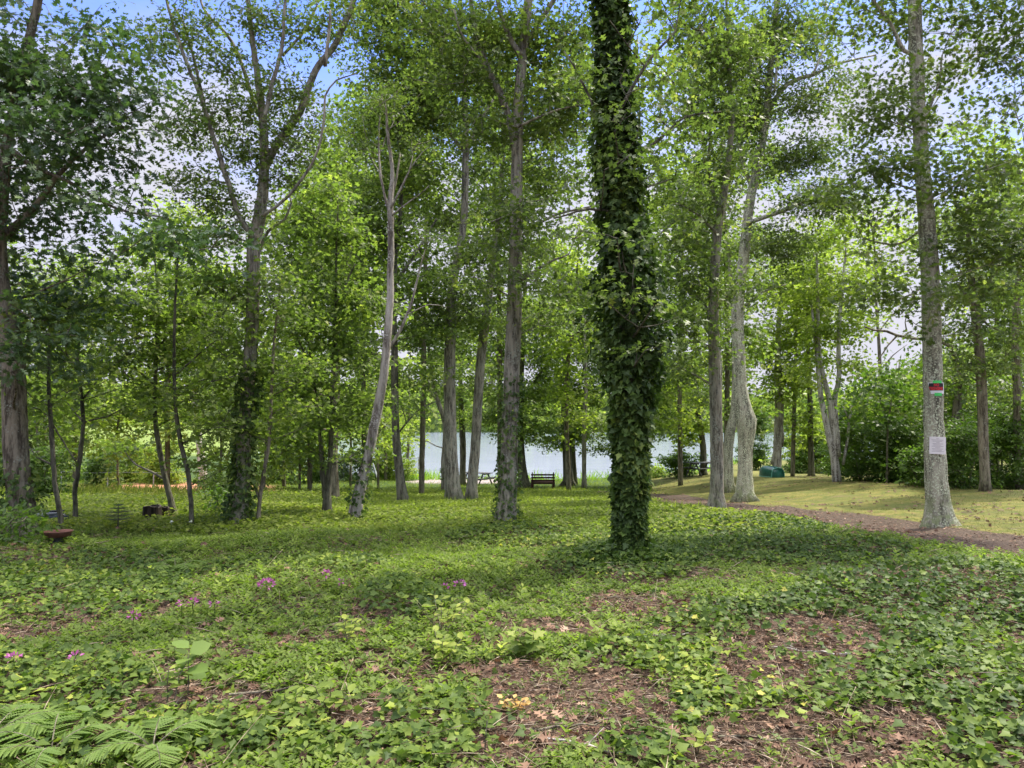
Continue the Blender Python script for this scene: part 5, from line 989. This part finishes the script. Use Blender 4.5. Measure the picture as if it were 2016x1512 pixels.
class Sheet:
    """places flat pieces on a bent sheet: local x (right), z (up) in metres"""
    def __init__(s, u, v, rv, curve, tilt=0, turn=0): 
        s.h = HEAD + turn; r = trunk_r(rv) * 1.04; p = at(u, v, YT); s.c = np.array([p[0], p[1], p[2]]); ax = at(np.interp(v, [700, 780, 860, 930], [1835, 1837, 1840, 1843]), v, YT)
        # push out to the bark surface in front of the axis
        d = p[0] - ax[0]; s.c[1] = YT - math.sqrt(max(r * r - d * d * .6, 1e-4)) - .008
        s.c = at(u, v, s.c[1])
        s.curve, s.tilt = curve, tilt
    def sheet(s, x, z, w, h, off, th=.0012, nx=8, ny=2):
        V = []; 
        def T(px, pz, o):
            xr = px * cos(s.tilt) - pz * sin(s.tilt); zr = px * sin(s.tilt) + pz * cos(s.tilt)
            dep = -(s.curve * (1 - cos(xr / s.curve))) if s.curve else 0
            return (s.c[0] - xr * cos(s.h + pi / 2) * -1 + (o + dep) * cos(s.h), s.c[1] + xr * sin(s.h + pi / 2) + (o + dep) * sin(s.h), s.c[2] + zr)
        s.T = T
        for i in range(nx + 1):
            for j in range(ny + 1):
                for k in (0, 1): V.append(T(x + (i / nx - .5) * w, z + (j / ny - .5) * h, off - k * th))
        return V, plate((0, 0, 0), 1, 1, 0, 0, 0, nx, ny)[1]
S = Sheet(1843, 764, 764, .16, -.01)
root = empty('no_trespassing_sign', S.c, 'black and red NO TRESPASSING sign taped high on the right oak', 'sign')
s = YT / F
V, Fc = S.sheet(0, 0, 27 * s, 22 * s, 0); mesh_obj('panel', V, Fc, M_WHITE, root)
V, Fc = S.sheet(0, 2.4 * s, 24.6 * s, 14.5 * s, .0016); mesh_obj('black_field', V, Fc, M_BLACK, root)
def text_on(S, root, name, txt, x, z, w, h, off, mat, bold=.0):
    cu = bpy.data.curves.new('lettering', 'FONT'); cu.body = txt; cu.align_x = 'CENTER'; cu.align_y = 'CENTER'; cu.offset = bold; cu.extrude = .004
    ob = bpy.data.objects.new('tmp', cu); me = bpy.data.meshes.new_from_object(ob); bpy.data.objects.remove(ob)
    V = np.array([v.co[:] for v in me.vertices]); Fc = [tuple(p.vertices) for p in me.polygons]
    lo, hi = V.min(0), V.max(0); V2 = [S.T(x + ((a - lo[0]) / (hi[0] - lo[0]) - .5) * w, z + ((b - lo[1]) / (hi[1] - lo[1]) - .5) * h, off + (c - lo[2]) * .05) for a, b, c in V]
    return mesh_obj(name, V2, Fc, mat, root)
text_on(S, root, 'lettering', 'NO', .8 * s, 6.3 * s, 9 * s, 5.6 * s, .0022, M_SIGNR, .03)
text_on(S, root, 'lettering', 'TRESPASSING', 0, -.8 * s, 23.5 * s, 6.6 * s, .0022, M_SIGNR, .03)
for z in (-7.2, -9.0):
    V, Fc = S.sheet(0, z * s, 20 * s, .25 * s, .0008); mesh_obj('fine_print', V, Fc, M_INK, root)
V, Fc = S.sheet(2.2 * s, 12.2 * s, 15 * s, 5.0 * s, .003); mesh_obj('tape', V, Fc, M_TAPE, root)
V, Fc = S.sheet(3.5 * s, -12.4 * s, 12.5 * s, 6.0 * s, .003); mesh_obj('tape', V, Fc, M_TAPE, root)
S = Sheet(1846, 877, 877, .5, -.035)
root = empty('paper_notice', S.c, 'pale pinkish printed paper pinned lower on the right oak', 'notice')
V, Fc = S.sheet(0, 0, 28 * s, 33.5 * s, .002); mesh_obj('sheet', V, Fc, M_PAPER, root)
for k, w in enumerate((5, 20, 16, 6, 18, 13, 20, 9, 19, 16, 20)):
    V, Fc = S.sheet(random.uniform(-.6, .6) * s, (13 - 2.45 * k) * s, w * s, .75 * s, .0035); mesh_obj('text_line', V, Fc, M_INK, root)
# chain link fence by the water, with rail, posts, brace
def fence(label, A, B_, h, nposts, mesh_d=.09, name='chain_link_fence', wires=True, rail=True):
    A = np.array(A); B_ = np.array(B_); root = empty(name, A, label, 'fence'); Ln = np.linalg.norm((B_ - A)[:2])
    def Pt(q, z): x, y = A[0] + (B_[0] - A[0]) * q, A[1] + (B_[1] - A[1]) * q; return np.array([x, y, float(ground(x, y)) + z])
    for k in range(nposts):
        q = k / (nposts - 1); mb = MB(); mb.tube(np.array([Pt(q, -.1), Pt(q, h + .06)]), .03, 8); mb.build('post', M_STEEL, root)
    mb = MB(); mb.tube(np.array([Pt(q, h) for q in np.linspace(0, 1, 12)]), .022 if rail else .006, 6); mb.build('top_rail' if rail else 'top_wire', M_STEEL, root)
    if wires:
        mb = MB(); n = int(Ln / mesh_d); 
        for k in range(-int(h / mesh_d), n):
            for sg in (0, 1):
                q0, q1 = k * mesh_d, k * mesh_d + h; z0, z1 = 0.03, h
                if q0 < 0: z0 += -q0; q0 = 0
                if q1 > Ln: z1 -= q1 - Ln; q1 = Ln
                if z1 <= z0: continue
                if sg: z0_, z1_ = h - z0 + .03, h - z1 + .03
                else: z0_, z1_ = z0, z1
                mb.tube(np.array([Pt(q0 / Ln, z0_), Pt(q1 / Ln, z1_)]), .004, 3, cap=False)
        mb.build('wire_mesh', M_STEEL, root)
    return root, Pt
A = gp(600, 947); B_ = gp(824, 943); rt, Pt = fence('grey chain link fence running to the lake edge left of the paired trunks', A, B_, 1.45, 4)
mb = MB(); p0 = gp(745, 948); mb.tube(np.array([p0, p0 + np.array([-.45, .25, 1.35])]), .04, 8); mb.build('brace', M_WHITE, rt)
A = gp(120, 962); B_ = gp(480, 962); fence('low wire fence behind the leafy clearing on the left', A, B_, .9, 5, .2, wires=False, rail=False)
print('LEAVES', STAT[0])
